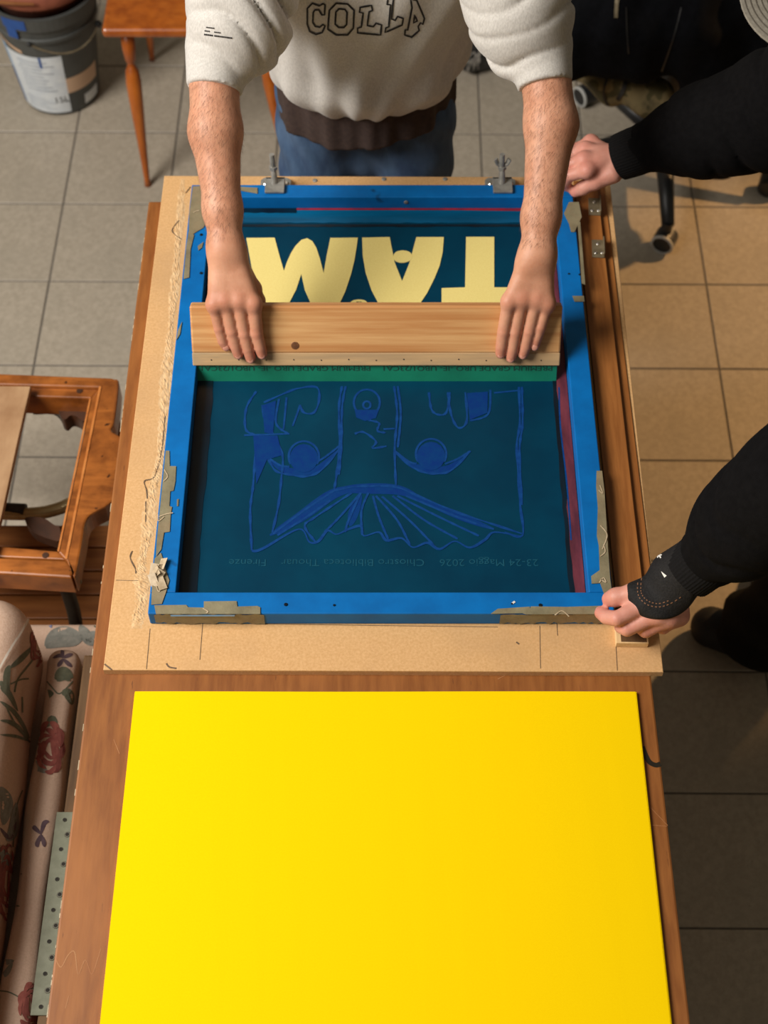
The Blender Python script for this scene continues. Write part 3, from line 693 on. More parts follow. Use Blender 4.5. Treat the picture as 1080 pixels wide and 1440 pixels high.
def forearm(hand, elbow_px, mid_px, up_px):
    E_, Mm, U = at(*elbow_px), at(*mid_px), at(*up_px); w = hand.w; sd = np.array([.0065, 0, 0])
    low = w+unit(Mm-w)*.06
    def f(P):
        d = chain(P, [E_-sd*.4, Mm-sd, low-sd, w-sd*1.0], [.0335, .0315, .0205, .0185], .02)
        d = sm(d, chain(P, [E_+sd*.4, Mm+sd, low+sd, w+sd*1.2], [.0335, .0315, .0205, .0180], .02), .02)
        d = sm(d, rc(P, U, E_, .022, .032), .02)
        d = sm(d, rc(P, w+sd*1.3*(1 if hand is HR else -1)+hand.up*.010+np.array([0, .02, .008]), w+sd*1.3*(1 if hand is HR else -1)+hand.up*.0101+np.array([0, .02, .008]), .0085, .0085), .016)
        return sm(d, hand(P), .02)
    pts = [E_, U, w]+[j for q in hand.f for j in q]+hand.t
    return f, bbox(pts, .06)
fl, bl = forearm(HL, (301, 100, 1.15), (303, 185, 1.098), (335, 20, 1.24))
frr, br = forearm(HR, (766, 95, 1.15), (775, 175, 1.104), (738, 20, 1.24))
tor = [np.array(p) for p in ((-.035, 2.26, .86), (-.03, 2.2, 1.1), (-.02, 2.12, 1.36))]
def torso(P):   # torso, neck and head (above the picture)
    d = chain(P, tor, [.105, .105, .11], .1, (1.35, 1, 1))
    d = sm(d, rc(P, (-.19, 2.1, 1.37), (.15, 2.1, 1.37), .06, .06), .08)
    d = sm(d, rc(P, (-.02, 2.09, 1.42), (-.02, 2.03, 1.52), .055, .055), .04)
    hd = sm(rc(P, (-.02, 2.03, 1.63), (-.02, 1.99, 1.62), .082, .085), rc(P, (-.02, 1.965, 1.565), (-.02, 1.945, 1.545), .055, .042), .05)
    hd = sm(hd, rc(P, (-.02, 1.905, 1.605), (-.02, 1.888, 1.578), .010, .015), .012)
    for sgn in (-1, 1):
        hd = sm(hd, rc(P, (-.02+sgn*.084, 2.02, 1.60), (-.02+sgn*.09, 2.03, 1.625), .012, .014), .008)
        hd = np.maximum(hd, -rc(P, (-.02+sgn*.033, 1.885, 1.615), (-.02+sgn*.034, 1.885, 1.615), .017, .017))
    hd = sm(hd, rc(P, (-.04, 1.905, 1.55), (0, 1.905, 1.55), .009, .009), .01)
    return sm(d, hd, .03)
parts = [polygonize(fl, *bl, .0023), polygonize(frr, *br, .0023), polygonize(torso, (-.35, 1.85, .7), (.31, 2.45, 1.76), .012)]
V, Fq = merge(parts)
body = link('body', V, Fq, M['skin'], man, smooth=True); tint(body, HL.tints()+HR.tints())
for H in (HL, HR):
    for f in H.f: 
        dv = unit(f[3]-f[2]); nail(f[3]+dv*.0012+qn*.0064, dv, qn, man, .92)
hair = MB().ball((-.02, 2.045, 1.655), (.095, .092, .085), 20).out('hair', M['hairdark'], man, smooth=True)
# fine dark hair on the forearms
Vh, Fh = [], []
vb = np.array([v.co[:] for v in body.data.vertices])+np.array(wloc(body)); nb_ = np.array([v.normal[:] for v in body.data.vertices])
for H, up_ in ((HL, at(302, 120, 1.135)), (HR, at(768, 115, 1.137))):
    ax = unit(H.w-up_); L_ = np.linalg.norm(H.w-up_); t = (vb-up_)@ax; rad = np.linalg.norm(vb-up_-t[:, None]*ax, axis=1)
    ok = np.where((t > .0) & (t < L_-.01) & (rad < .055))[0]
    for i in RNG.choice(ok, 4200):
        p, n = vb[i], nb_[i]; sd = np.cross(ax, n); d = unit(ax+sd*RNG.uniform(-.2, 1.1)+n*.12); l = RNG.uniform(.006, .012); k = len(Vh); w = unit(np.cross(d, n))*.000075
        q = p+d*l*.5+n*.0012; e_ = p+d*l+n*.0008
        Vh += [p+w, p-w, q+w, q-w, e_]; Fh += [[k, k+1, k+3, k+2], [k+2, k+3, k+4]]
link('arm_hair', Vh, Fh, M['hairarm'], man)
# eyes
for sgn in (-1, 1): MB().ball((-.02+sgn*.033, 1.915, 1.613), .013, 10).out('eye', M['white'], man, smooth=True)

def wrinkle(P, c, ax, wl, amp, tilt, ph=0.):
    """soft cloth folds across axis ax"""
    ax = unit(ax); q = P-np.asarray(c, np.float32); s = q@ax
    o1 = np.cross(ax, (0.3, .2, .9)); o1 = unit(o1); o2 = np.cross(ax, o1)
    a = np.arctan2(q@o2, q@o1)
    u = s/wl+tilt*np.sin(a+ph)+.25*np.sin(2*a+1.3+ph)+.12*np.sin(3*a+s*40)
    return amp*(.35-1.35*(1-np.abs(np.sin(np.pi*u)))**2.2)*(.6+.4*np.sin(a+ph*2+s*25))
def sleeve(P, pts, rad, cuff, wl=.044, amp=.011, tilt=.7, ph=0.):
    """bunched sleeve and a narrower ribbed cuff; cuff = (start, end, r0, r1)"""
    d = chain(P, pts, rad, .03)
    ax = np.asarray(pts[-1])-np.asarray(pts[-3]); d = d-wrinkle(P, pts[-2], ax, wl, amp, tilt, ph)
    a, b, r0, r1 = cuff; e = rc(P, a, b, r0, r1); n = unit(np.asarray(b)-np.asarray(a))
    e = np.maximum(e, (P-np.asarray(b, np.float32))@n.astype(np.float32))
    e = e-.0008*np.sin(((P-np.asarray(b, np.float32))@n.astype(np.float32))*900)*0
    d = np.maximum(d, (P-np.asarray(b, np.float32))@n.astype(np.float32)+.012)
    return sm(d, e, .006)
cL = (at(308.5, 74, 1.166), at(301.5, 126, 1.136), .053, .043); cR = (at(759, 74, 1.166), at(766.5, 120, 1.138), .050, .0425)
sL = [(-.19, 2.10, 1.37), at(345, -55, 1.275), at(336, 22, 1.21), at(322, 66, 1.172)]
sR = [(.15, 2.10, 1.37), at(716, -55, 1.275), at(732, 18, 1.21), at(749, 62, 1.172)]
# an inner flap of the left sleeve hanging towards the belly
def sweat(P):
    z = P[:, 2]
    d = chain(P, [np.array((-.035, 2.236, .885)), np.array((-.035, 2.205, 1.02)), np.array((-.025, 2.14, 1.2)), np.array((-.02, 2.11, 1.35))], [.108, .112, .122, .125], .12, (1.36, 1, 1))
    # blouson: the cloth bulges over the hem
    bul = np.exp(-((z-.880)/.05)**2)*.016; d = d-bul
    fa = np.arctan2(P[:, 0]+.035, 2.22-P[:, 1])
    d = d-.006*np.sin(fa*7+z*9+np.sin(z*14)*1.2)*np.clip((1.25-z)/.3, 0, 1)*np.clip((z-.8)/.1, .3, 1)-.003*np.sin(fa*15+2-z*20)
    d = np.maximum(d, .822+.012*np.sin(fa*2+.3)-z)
    d = sm(d, rc(P, (-.17, 2.11, 1.37), (.13, 2.11, 1.37), .075, .075), .08)
    dl_ = sleeve(P, sL, [.085, .081, .075, .059], cL, wl=.052, amp=.014, tilt=.9, ph=2.2)
    dl_ = sm(dl_, rc(P, at(352, 30, 1.2), at(373, 74, 1.15), .045, .02), .03)
    dr_ = sleeve(P, sR, [.085, .082, .076, .058], cR, ph=2.4, tilt=-.5)
    dr_ = sm(dr_, rc(P, at(728, 40, 1.19), at(712, 86, 1.15), .04, .016), .03)
    d = sm(d, dl_, .02); return sm(d, dr_, .02)
V, Fq = polygonize(sweat, (-.42, 1.68, .775), (.38, 2.46, 1.50), .0042)
sw = link('sweatshirt', V, Fq, M['sweat'], man, smooth=True)
BS = bvh_of(sw)
e8 = lambda pts: [(260+x/2.842, y/2.842) for x, y in pts]
LET = [[[(490, 95), (490, 32), (510, 12), (538, 22), (552, 14), (561, 18), (559, 58), (548, 58), (536, 38), (521, 38), (514, 48), (512, 88), (522, 104), (540, 107), (552, 97), (561, 102), (550, 128), (525, 136), (500, 124)]],
       [[(578, 40), (605, 12), (650, 14), (676, 40), (673, 110), (650, 138), (605, 138), (572, 115)], [(604, 46), (617, 34), (640, 36), (648, 48), (646, 96), (636, 108), (615, 108), (601, 95)]],
       [[(700, 28), (745, 20), (750, 40), (736, 46), (729, 100), (753, 105), (764, 91), (786, 98), (782, 138), (690, 130), (690, 111), (705, 106), (712, 50), (698, 48)]],
       [[(812, -8), (834, -10), (826, 74), (840, 80), (850, 64), (872, 72), (868, 98), (800, 128), (803, 110), (815, 105), (822, 18), (808, 16)]],
       [[(902, -6), (926, 0), (957, 72), (951, 95), (941, 90), (932, 104), (936, 120), (906, 147), (878, 138), (880, 118), (890, 118), (907, 30)], [(918, 58), (928, 82), (913, 90)]]]
for l in LET:
    m = MB()
    for c in l: ribbon_on(m, BS, e8(c), 1.35, True, lift=.0009, smooth=False)
    m.out('letter', M['ink'], sw)
m = MB()
z5 = lambda pts: [(260+x/6.75, y/6.75) for x, y in pts]
for y0, segs in ((255, ((205, 285),)), (290, ((190, 240), (280, 350))), (325, ((185, 270), (280, 455)))):
    for a, b in segs:
        x = a
        while x < b-8:
            w = random.choice((9, 12, 14)); ribbon_on(m, BS, z5([(x, y0+(x-185)*.13), (x+w, y0+(x+w-185)*.13)]), .9 if y0 < 320 else 1.15, lift=.0009, smooth=False); x += w+4
m.out('sleeve_print', M['ink'], sw)
# hem of the brown t-shirt, jeans, shoes
def tee(P):
    z = P[:, 2]; d = chain(P, [np.array((-.035, 2.250, .70)), np.array((-.035, 2.238, .95))], [.116, .112], .05, (1.42, 1, 1))
    fa = np.arctan2(P[:, 0]+.035, 2.25-P[:, 1]); d = d-.004*np.sin(fa*9+z*8)-.002*np.sin(fa*21)
    return np.maximum(np.maximum(d, .765+.012*np.sin(fa*1.5-.6)-z), z-.93)
V, Fq = polygonize(tee, (-.26, 2.08, .68), (.19, 2.42, .96), .005); link('t_shirt', V, Fq, M['tee'], man, smooth=True)
def jeans(P):
    d = rc(P, (-.035, 2.26, .80), (-.035, 2.265, .90), .096, .094, (1.38, 1, 1))
    d = sm(d, rc(P, (-.035, 2.27, .80), (-.035, 2.275, .66), .085, .075), .03)
    for sgn in (-1, 1):
        c = -.035+sgn*.083; l = chain(P, [np.array((c, 2.26, .78)), np.array((c+sgn*.02, 2.24, .46)), np.array((c+sgn*.03, 2.27, .09))], [.089, .066, .056], .04)
        d = sm(d, l, .02)
    d = d-.003*np.sin(P[:, 2]*60+np.sin(P[:, 0]*40)*2+P[:, 0]*70)
    return np.maximum(np.maximum(d, .045-P[:, 2]), P[:, 2]-.92)
V, Fq = polygonize(jeans, (-.3, 2.08, .0), (.24, 2.44, .96), .007); link('jeans', V, Fq, M['denim'], man, smooth=True)
for sgn in (-1, 1):
    c = -.035+sgn*.115
    fn = lambda P: np.maximum(sm(rc(P, (c, 2.28, .055), (c+sgn*.01, 2.12, .035), .045, .04), rc(P, (c, 2.28, .09), (c, 2.27, .10), .05, .05), .03), .004-P[:, 2])
    V, Fq = polygonize(fn, (c-.09, 2.02, -.01), (c+.1, 2.36, .17), .006); link('shoe', V, Fq, M['shoe'], man, smooth=True)

# ---- the helper on the right (black sweatshirt, cap)
hp = thing('person', (.86, 1.5, 0), 'person in black sweatshirt and grey cap gripping the frame, left hand in a brace', 'person')
HU = Hand(at(880, 222, .905), [ats([(826, 240, .902), (801, 247, .885), (795, 256, .866), (797, 262, .852)]), ats([(821, 224, .905), (797, 233, .890), (790, 243, .868), (792, 250, .852)]), ats([(823, 210, .900), (800, 218, .884), (794, 228, .862), (797, 236, .850)]), ats([(831, 200, .890), (811, 208, .875), (806, 216, .858), (808, 224, .848)])],
          ats([(862, 244, .893), (838, 255, .880), (820, 264, .860), (809, 270, .847)]), 1.05, side=(-.25, -1, 0), up=(-.3, -.1, 1))
HU.sgn = -1
HG = Hand(at(958, 818, .900), [ats([(908, 850, .882), (868, 870, .872), (853, 868, .860), (845, 862, .851)]), ats([(925, 864, .876), (882, 884, .856), (874, 881, .842), (883, 874, .835)]), ats([(941, 869, .868), (908, 886, .848), (902, 882, .838), (908, 876, .832)]), ats([(955, 866, .860), (932, 882, .846), (927, 880, .838), (932, 876, .834)])],
          ats([(932, 822, .890), (893, 834, .884), (866, 840, .872), (856, 842, .864)]), 1.12, side=(.35, -1, 0), up=(-.1, -.3, 1))
HG.sgn = 1
EU, EG = at(1085, 158, 1.05), at(1110, 690, 1.09); SU, SG = np.array((.72, 1.76, 1.34)), np.array((.76, 1.32, 1.34))
def armf(hand, E_, Sh):
    w = hand.w
    def f(P):
        d = chain(P, [Sh, E_, w+unit(E_-w)*.05, w], [.05, .042, .028, .024], .02, None); return sm(d, hand(P), .016)
    return f, bbox([w]+[j for q in hand.f for j in q]+hand.t+[w+unit(E_-w)*.16], .05)
fu, bu = armf(HU, EU, SU); fg, bg = armf(HG, EG, SG)
bc = at(1113, 0, 1.50)
headc = bc+np.array((.112, 0, -.035))
def trunk(P):
    d = chain(P, [np.array((.92, 1.52, .9)), np.array((.86, 1.53, 1.12)), np.array((.76, 1.54, 1.3))], [.085, .10, .11], .1, (1, 1.3, 1))
    d = sm(d, rc(P, (.74, 1.55, 1.34), headc+np.array((.02, 0, -.05)), .058, .055), .04)
    d = sm(d, rc(P, headc+np.array((.02, 0, .03)), headc+np.array((-.02, 0, 0)), .085, .083), .02)
    d = sm(d, rc(P, headc+np.array((-.045, 0, -.05)), headc+np.array((-.06, 0, -.065)), .05, .042), .04)
    d = sm(d, rc(P, headc+np.array((-.098, 0, -.02)), headc+np.array((-.108, 0, -.045)), .009, .014), .012)
    for sgn in (-1, 1): d = sm(d, rc(P, headc+np.array((0, sgn*.084, -.02)), headc+np.array((.01, sgn*.088, .005)), .011, .013), .008)
    return d
V, Fq = merge([polygonize(fu, *bu, .0026), polygonize(fg, *bg, .0026), polygonize(trunk, (.42, 1.3, .75), (1.1, 1.80, 1.62), .012)])
hb2 = link('body', V, Fq, M['skinpale'], hp, smooth=True); tint(hb2, HU.tints()+HG.tints())
dv = unit(HG.t[-1]-HG.t[-2]); nail(HG.t[-1]+dv*.002+np.array((0, -.0015, .0082)), dv, (0, -.2, 1), hp, 1.15)
dv = unit(HG.f[0][3]-HG.f[0][2]); nail(HG.f[0][3]+dv*.003+np.array((-.002, .001, .0065)), dv, (-.5, .1, 1), hp, 1.0)
dv = unit(HU.t[-1]-HU.t[-2]); nail(HU.t[-1]+dv*.001+np.array((0, -.002, .0078)), dv, (0, -.3, 1), hp, 1.1)
def slv(P, Sh, E_, w, cuff_px0, cuff_px1, ph):
    a, b = cuff_px0, cuff_px1; n = unit(b-a).astype(np.float32)
    mid = E_+(a-E_)*.55
    d = chain(P, [Sh, E_, mid, a], [.088, .084 if ph < 1 else .068, .066 if ph < 1 else .060, .042], .05)
    d = d-wrinkle(P, mid, a-E_, .06, .007, .6, ph)
    d = np.maximum(d, (P-b.astype(np.float32))@n+.004)
    e = np.maximum(rc(P, a, b, .038, .0355), (P-b.astype(np.float32))@n)
    return sm(d, e, .012)
cu0, cu1 = at(915, 205, .945), at(872, 221, .912); cg0, cg1 = at(1002, 778, .955), at(968, 806, .918)
def hood(P):
    z = P[:, 2]
    d = chain(P, [np.array((.93, 1.52, .92)), np.array((.87, 1.53, 1.12)), np.array((.78, 1.54, 1.3))], [.125, .128, .13], .1, (1, 1.4, 1))
    d = np.maximum(d, .80-z); d = sm(d, rc(P, SU, SG, .08, .08), .1)
    d = sm(d, slv(P, SU, EU, HU.w, cu0, cu1, .5), .04); d = sm(d, slv(P, SG, EG, HG.w, cg0, cg1, 1.7), .04)
    return np.maximum(d, -(np.linalg.norm(P-(headc+np.array((.02, 0, .035))).astype(np.float32), axis=1)-.125))
V, Fq = polygonize(hood, (.28, 1.0, .76), (1.14, 2.04, 1.48), .0055); hood_o = link('sweatshirt', V, Fq, M['black'], hp, smooth=True)
for a, b in ((cu0, cu1), (cg0, cg1)):   # ribbed cuffs
    n = unit(b-a); L_ = np.linalg.norm(b-a); m = MB(); pts = [a+n*L_*t for t in (.25, .5, .8, 1.02, 1.03)]
    ax = Vector(n); u = ax.orthogonal().normalized(); w_ = ax.cross(u); K = 96; Vv = []; Ff = []
    rr_ = [.0405, .0405, .0395, .0385, .034]
    for p, r in zip(pts, rr_):
        for k in range(K):
            an = 2*math.pi*k/K; q = r+.0006*(k % 2); Vv.append(tuple(Vector(p)+(u*math.cos(an)+w_*math.sin(an))*q))
    for i in range(4):
        for k in range(K): Ff.append([i*K+k, i*K+(k+1) % K, (i+1)*K+(k+1) % K, (i+1)*K+k])
    link('cuff', Vv, Ff, M['blacktrim'], hood_o)
gc = at(926, 815, .905)
def glove(P):
    d = sm(HG.palm(P, .0042), rc(P, HG.t[0], HG.t[1], .0205, .0165), .012)
    d = sm(d, rc(P, HG.w, cg0, .036, .036), .02)
    ball = np.linalg.norm((P-gc.astype(np.float32))*np.array((1, 1, 1), np.float32), axis=1)-.056
    wr_ = rc(P, HG.w+np.array((.004, .004, .003)), cg1, .030, .030)
    d2 = np.maximum(d, ball); return sm(d2, np.maximum(rc(P, at(948, 808, .905), cg0, .034, .036), -9), .012)
V, Fq = polygonize(glove, (.28, 1.0, .82), (.52, 1.24, 1.02), .0026); gl = link('wrist_brace', V, Fq, M['glove'], hp, smooth=True)
BG = bvh_of(gl); z3 = lambda pts: [(780+x/4.909, 720+y/4.909) for x, y in pts]
m = MB()
for l in (smoothline(z3([(640, 370), (590, 430), (572, 520), (585, 590), (640, 640), (720, 655), (800, 630), (880, 580)]), 6), smoothline(z3([(655, 380), (610, 430), (595, 520), (605, 575), (650, 618), (720, 632), (795, 608)]), 6)):
    for a, b in list(zip(l, l[1:]))[::2]: ribbon_on(m, BG, [a, b], .7, lift=.0008, smooth=False)
m.out('stitching', M['stitch'], gl)
m = MB(); ribbon_on(m, BG, z3([(712, 318), (722, 305), (735, 318), (728, 303), (742, 298)]), .9, lift=.001)
ribbon_on(m, BG, z3([(738, 410), (752, 428), (768, 446)]), lambda t: 2.2*t, lift=.001); ribbon_on(m, BG, z3([(512, 446), (526, 438), (540, 432)]), lambda t: 2.0*(1-t)+.3, lift=.001)
m.out('white_mark', M['white'], gl)
# trousers and shoes
def trou(P):
    d = rc(P, (.93, 1.52, .78), (.93, 1.52, .9), .115, .11, (1, 1.35, 1))
    for k, p in (((.93, 1.44, .76), ((.84, 1.42, .46), (.745, 1.50, .10))), ((.95, 1.6, .76), ((.97, 1.62, .46), (.92, 1.68, .10)))):
        d = sm(d, chain(P, [np.array(k), np.array(p[0]), np.array(p[1])], [.095, .082, .085], .04), .02)
    d = d-.005*np.sin(P[:, 2]*55+P[:, 0]*30+P[:, 1]*40)
    return np.maximum(np.maximum(d, .02-P[:, 2]), P[:, 2]-.95)
V, Fq = polygonize(trou, (.6, 1.25, -.02), (1.15, 1.85, 1.0), .009); link('trousers', V, Fq, M['trouser'], hp, smooth=True)
for a, b in (((.76, 1.49), (.62, 1.545)), ((.93, 1.68), (.79, 1.70))):
    fn = lambda P: np.maximum(rc(P, (a[0], a[1], .05), (b[0]+.04, b[1]-.01, .04), .046, .042), .004-P[:, 2])
    V, Fq = polygonize(fn, (b[0]-.08, min(a[1], b[1])-.08, -.01), (a[0]+.08, max(a[1], b[1])+.08, .12), .006); link('shoe', V, Fq, M['shoe'], hp, smooth=True)
# cap with a stitched brim
cp = MB().ball(headc+np.array((.02, 0, .045)), (.098, .092, .082), 24).out('cap', M['cap'], hp, smooth=True)
V = []; Ff = []; K = 40
R1 = .068
for zz in (0, .003):
    for r in (.0, .5, 1.0):
        for k in range(K):
            a = 2*math.pi*k/K; x, y = math.cos(a)*r*(R1 if math.cos(a) < 0 else R1*.85), math.sin(a)*r*R1*1.28
            V.append((bc[0]+.004+x, bc[1]+y, bc[2]+zz-.012*r*r*abs(math.sin(a))))
for l in (0, 1):
    for i in range(2):
        for k in range(K):
            q = [l*3*K+i*K+k, l*3*K+i*K+(k+1) % K, l*3*K+(i+1)*K+(k+1) % K, l*3*K+(i+1)*K+k]; Ff.append(q if l else q[::-1])
for k in range(K): Ff.append([2*K+k, 2*K+(k+1) % K, 5*K+(k+1) % K, 5*K+k])
brim = link('brim', V, Ff, M['cap'], cp, smooth=False)
m = MB()
for r in (.93, .83, .73, .63, .53, .43):
    pts = [(bc[0]+.004+math.cos(a)*r*R1, bc[1]+math.sin(a)*r*R1*1.28, bc[2]+.0032-.012*r*r*abs(math.sin(a))) for a in np.linspace(math.pi*.5, math.pi*1.5, 40)]
    m.tube(pts, .0007, 4)
m.out('brim_stitching', M['capstitch'], cp)

# ================================================================== TOP LEFT: BUCKET, POT, CHAIR
bb = at(88, 128, 0)   # middle of the bucket's base
bk = thing('paint_bucket', (bb[0], bb[1], 0), 'dark grey plastic paint bucket with a white label on the floor', 'bucket')
R0, RT, BH = .098, .134, .33
bprof = lambda z: R0+(RT-R0)*z/BH
MB().lathe([(R0-.012, .002), (R0, .004), (bprof(.02), .02), (bprof(.25), .25), (bprof(.25)+.006, .252), (bprof(.262)+.006, .262), (bprof(.262)+.001, .265), (bprof(.29), .29), (bprof(.29)+.007, .292), (RT+.008, BH), (RT-.003, BH), (RT-.006, BH-.012), (R0-.004, .012), (0, .012)], (bb[0], bb[1], 0), 56).out('shell', M['bucket'], bk, smooth=False)
def wrap(name, a0, a1, z0, z1, mat, lift=.0008, par=None, z0b=None, z1b=None):
    V = []; Ff = []; n = 18
    for i in range(n+1):
        t = i/n; a = math.radians(a0+(a1-a0)*t); za = z0+((z0b if z0b is not None else z0)-z0)*t; zb = z1+((z1b if z1b is not None else z1)-z1)*t
        for z in (za, zb):
            r = bprof(z)+lift; V.append((bb[0]+r*math.cos(a), bb[1]+r*math.sin(a), z))
    for i in range(n): Ff.append([2*i, 2*i+2, 2*i+3, 2*i+1])
    return link(name, V, Ff, M[mat], par or bk)
lb = wrap('label', 216, 292, .012, .205, 'label')
wrap('label_band', 292, 346, .075, .125, 'peach', par=bk)
wrap('label_tab', 316, 346, .018, .05, 'label')
wrap('label_stripe', 186, 216, .012, .215, 'paleblue')
wrap('paint_smear', 236, 262, .30, .33, 'paintblue', .0095); wrap('paint_smear', 238, 250, .268, .30, 'paintblue', .0085)
wrap('paint_smear', 198, 204, .05, .19, 'paintblue', .0016); wrap('paint_smear', 206, 213, .012, .13, 'paintblue', .0016)
wrap('paint_smear', 264, 267, .17, .205, 'paintblue', .0016); wrap('swoosh', 205, 245, .235, .24, 'peach', .0012, z0b=.208, z1b=.22)
for k in range(9): wrap('label_line', 232+random.uniform(0, 4), 270+random.uniform(-6, 12), .185-k*.012, .1875-k*.012, 'labeltext', .0016, lb)
for k in range(6): wrap('label_line', 226+random.uniform(0, 3), 264+random.uniform(-6, 12), .06-k*.007, .0612-k*.007, 'labeltext', .0016, lb)
v, f = text_mesh('15L', .026)
link('volume_mark', [(bb[0]+(bprof(.058)+.002)*math.cos(math.radians(281)+p[0]/bprof(.058)), bb[1]+(bprof(.058)+.002)*math.sin(math.radians(281)+p[0]/bprof(.058)), .058+p[1]) for p in v], f, M['labeldark'], lb)
hpnt = []
for k in range(15):
    a = math.radians(262+k*6); hpnt.append((bb[0]+(RT+.006)*math.cos(a), bb[1]+(RT+.006)*math.sin(a), .26-.03*math.sin(k/14*math.pi)-.02*k/14))
MB().tube(hpnt, .0022, 8).out('wire_handle', M['steeldull'], bk)
MB().ball(hpnt[0], .007, 8).out('handle_lug', M['chairblack'], bk); MB().ball(hpnt[-1], .010, 8).out('handle_lug', M['chairblack'], bk)
pt = thing('terracotta_pot', (bb[0], bb[1], .25), 'terracotta plant pot nested inside the grey paint bucket', 'pot')
MB().lathe([(.085, .20), (.118, .345), (.131, .35), (.136, .358), (.136, .384), (.130, .390), (.116, .390), (.112, .382), (.108, .36), (.106, .355)], (bb[0], bb[1], 0), 48).out('pot_wall', M['terra'], pt, smooth=True)
MB().lathe([(.1075, .352), (.108, .358), (.06, .362), (0, .364)], (bb[0], bb[1], 0), 32).out('soil', M['soil'], pt)
st = thing('dry_stick', (bb[0], bb[1]+.02, .365), 'thin brown stick lying on the soil in the terracotta pot', 'stick')
MB().tube([at(-12, 2, .385), at(20, 5, .385), at(48, 6, .383)], [.004, .0045, .003], 8).out('stem', M['plank'], st)

# wooden chair behind the left arm
cz = .43
ch = thing('wooden_chair', (at(265, 10, 0)[0], at(265, 10, 0)[1], 0), 'orange varnished wooden chair with turned legs behind the left arm', 'chair')
fe = at(142, 42, cz); re = at(392, 42, cz); fy = fe[1]
MB().box(((fe[0]+re[0])/2, fy+.19, cz-.013), (re[0]-fe[0], .38, .026), None, .010, 3).out('seat', M['orangewood'], ch)
def turned(a, b, r=.017):
    a, b = np.array(a), np.array(b); prof = [(0, 1.0), (.13, .95), (.20, .75), (.21, .5), (.235, .62), (.26, .95), (.33, 1.12), (.5, .95), (.75, .62), (.95, .42), (1, .5)]
    return MB().tube([a+(b-a)*t for t, _ in prof], [r*k for _, k in prof], 14)
lf, rf_ = at(208, 261, 0), at(411, 262, 0)
turned((fe[0]+.05, fy+.045, cz-.026), lf+np.array((0, 0, .0))).out('leg', M['orangewood'], ch, smooth=True)
turned((re[0]-.05, fy+.045, cz-.026), rf_).out('leg', M['orangewood'], ch, smooth=True)
lb1 = at(214, 84, 0)
turned((fe[0]+.06, fy+.33, cz-.026), lb1).out('leg', M['orangewood'], ch, smooth=True)
turned((re[0]-.06, fy+.33, cz-.026), (re[0]-.01, lb1[1], 0)).out('leg', M['orangewood'], ch, smooth=True)
for k in range(5):
    x = fe[0]+.05+(re[0]-fe[0]-.1)*k/4; MB().tube([(x, fy+.35, cz-.003), (x, fy+.42, cz+.38)], .009, 10).out('spindle', M['orangewood'], ch, smooth=True)
MB().box(((fe[0]+re[0])/2, fy+.425, cz+.40), (re[0]-fe[0]-.04, .022, .07), ROT('X', -10), .006).out('top_rail', M['orangewood'], ch)

# ================================================================== LEFT: SEAT FRAME, PANEL, TUBE, PLANK BENCH
wz = .46
wf = thing('chair_frame', (*at(40, 690, 0)[:2], 0), 'brown varnished seatless wooden chair frame left of the table', 'chair frame')
def pr(pts, z0, z1, bev=.004): return MB().prism([at(x, y, z1) for x, y in pts], z0, z1, bev)
# right rail with its bulge, mitred, two levels
rout = smoothline([(163, 532), (167, 540), (161, 590), (156, 603)], 4)+smoothline([(158, 607), (174, 619), (178, 650), (172, 690), (160, 703)], 5)+smoothline([(148, 712), (128, 723), (120, 735), (116, 760), (107, 806), (104, 812)], 4)
pr([(141, 543)]+[tuple(p) for p in rout]+[(92, 786)], wz-.045, wz).out('side_rail', M['framewood'], wf)
pr([(128, 560), (141, 543), (93, 788), (82, 776)], wz-.05, wz-.006, .003).out('inner_ledge', M['framewood'], wf)
m = MB(); flat_ribbon(m, [(141, 544), (93, 786)], .0022, wz, smooth=False, th=.0012); flat_ribbon(m, [(127, 561), (82, 776)], .0016, wz-.006, smooth=False, th=.0012); m.out('worn_edge', M['framepale'], wf)
pr([(-150, 523), (0, 525), (100, 529), (155, 531), (163, 533), (141, 545), (0, 541), (-150, 538)], wz-.045, wz).out('back_rail', M['framewood'], wf)
pr([(-150, 539), (0, 542), (141, 546), (128, 560), (0, 556), (-150, 552)], wz-.06, wz-.008, .003).out('inner_ledge', M['framewood'], wf)
pr([(-150, 780), (0, 784), (93, 788), (104, 800), (100, 812), (0, 806), (-150, 800)], wz-.05, wz).out('front_rail', M['framewood'], wf)
pr([(-150, 762), (0, 768), (82, 775), (92, 787), (0, 783), (-150, 779)], wz-.06, wz-.008, .003).out('inner_ledge', M['framewood'], wf)
brk = smoothline([(42, 567), (70, 567), (82, 577), (86, 587), (92, 590), (99, 584), (108, 586), (120, 592), (127, 570), (128, 562), (60, 560)], 3, True)
MB().prism([at(x, y, wz-.05) for x, y in brk], wz-.085, wz-.05).out('carved_bracket', M['framedark'], wf)
brk = smoothline([(36, 728), (60, 728), (76, 738), (84, 742), (84, 760), (70, 758), (50, 750), (40, 740)], 3, True)
MB().prism([at(x, y, wz-.06) for x, y in brk], wz-.085, wz-.06).out('carved_bracket', M['framedark'], wf)
ca, cb = at(154, 548, wz), at(98, 806, wz)
MB().tube([(ca[0]-.012, ca[1]-.012, wz-.05), (ca[0]-.014, ca[1]-.012, .2), (ca[0]-.014, ca[1]-.01, 0)], [.022, .018, .013], 12).out('leg', M['framewood'], wf, smooth=True)
MB().tube(smoothline([at(80, 806, wz-.05), at(88, 816, .42), at(96, 835, .37), at(104, 862, .32), at(108, 890, .27), at(107, 905, .235)], 4), .0125, 12).out('curved_leg', M['iron'], wf, smooth=True)
MB().ball(at(79, 814, .415), (.016, .010, .006), 12).out('leg_boss', M['brass'], wf, smooth=True)
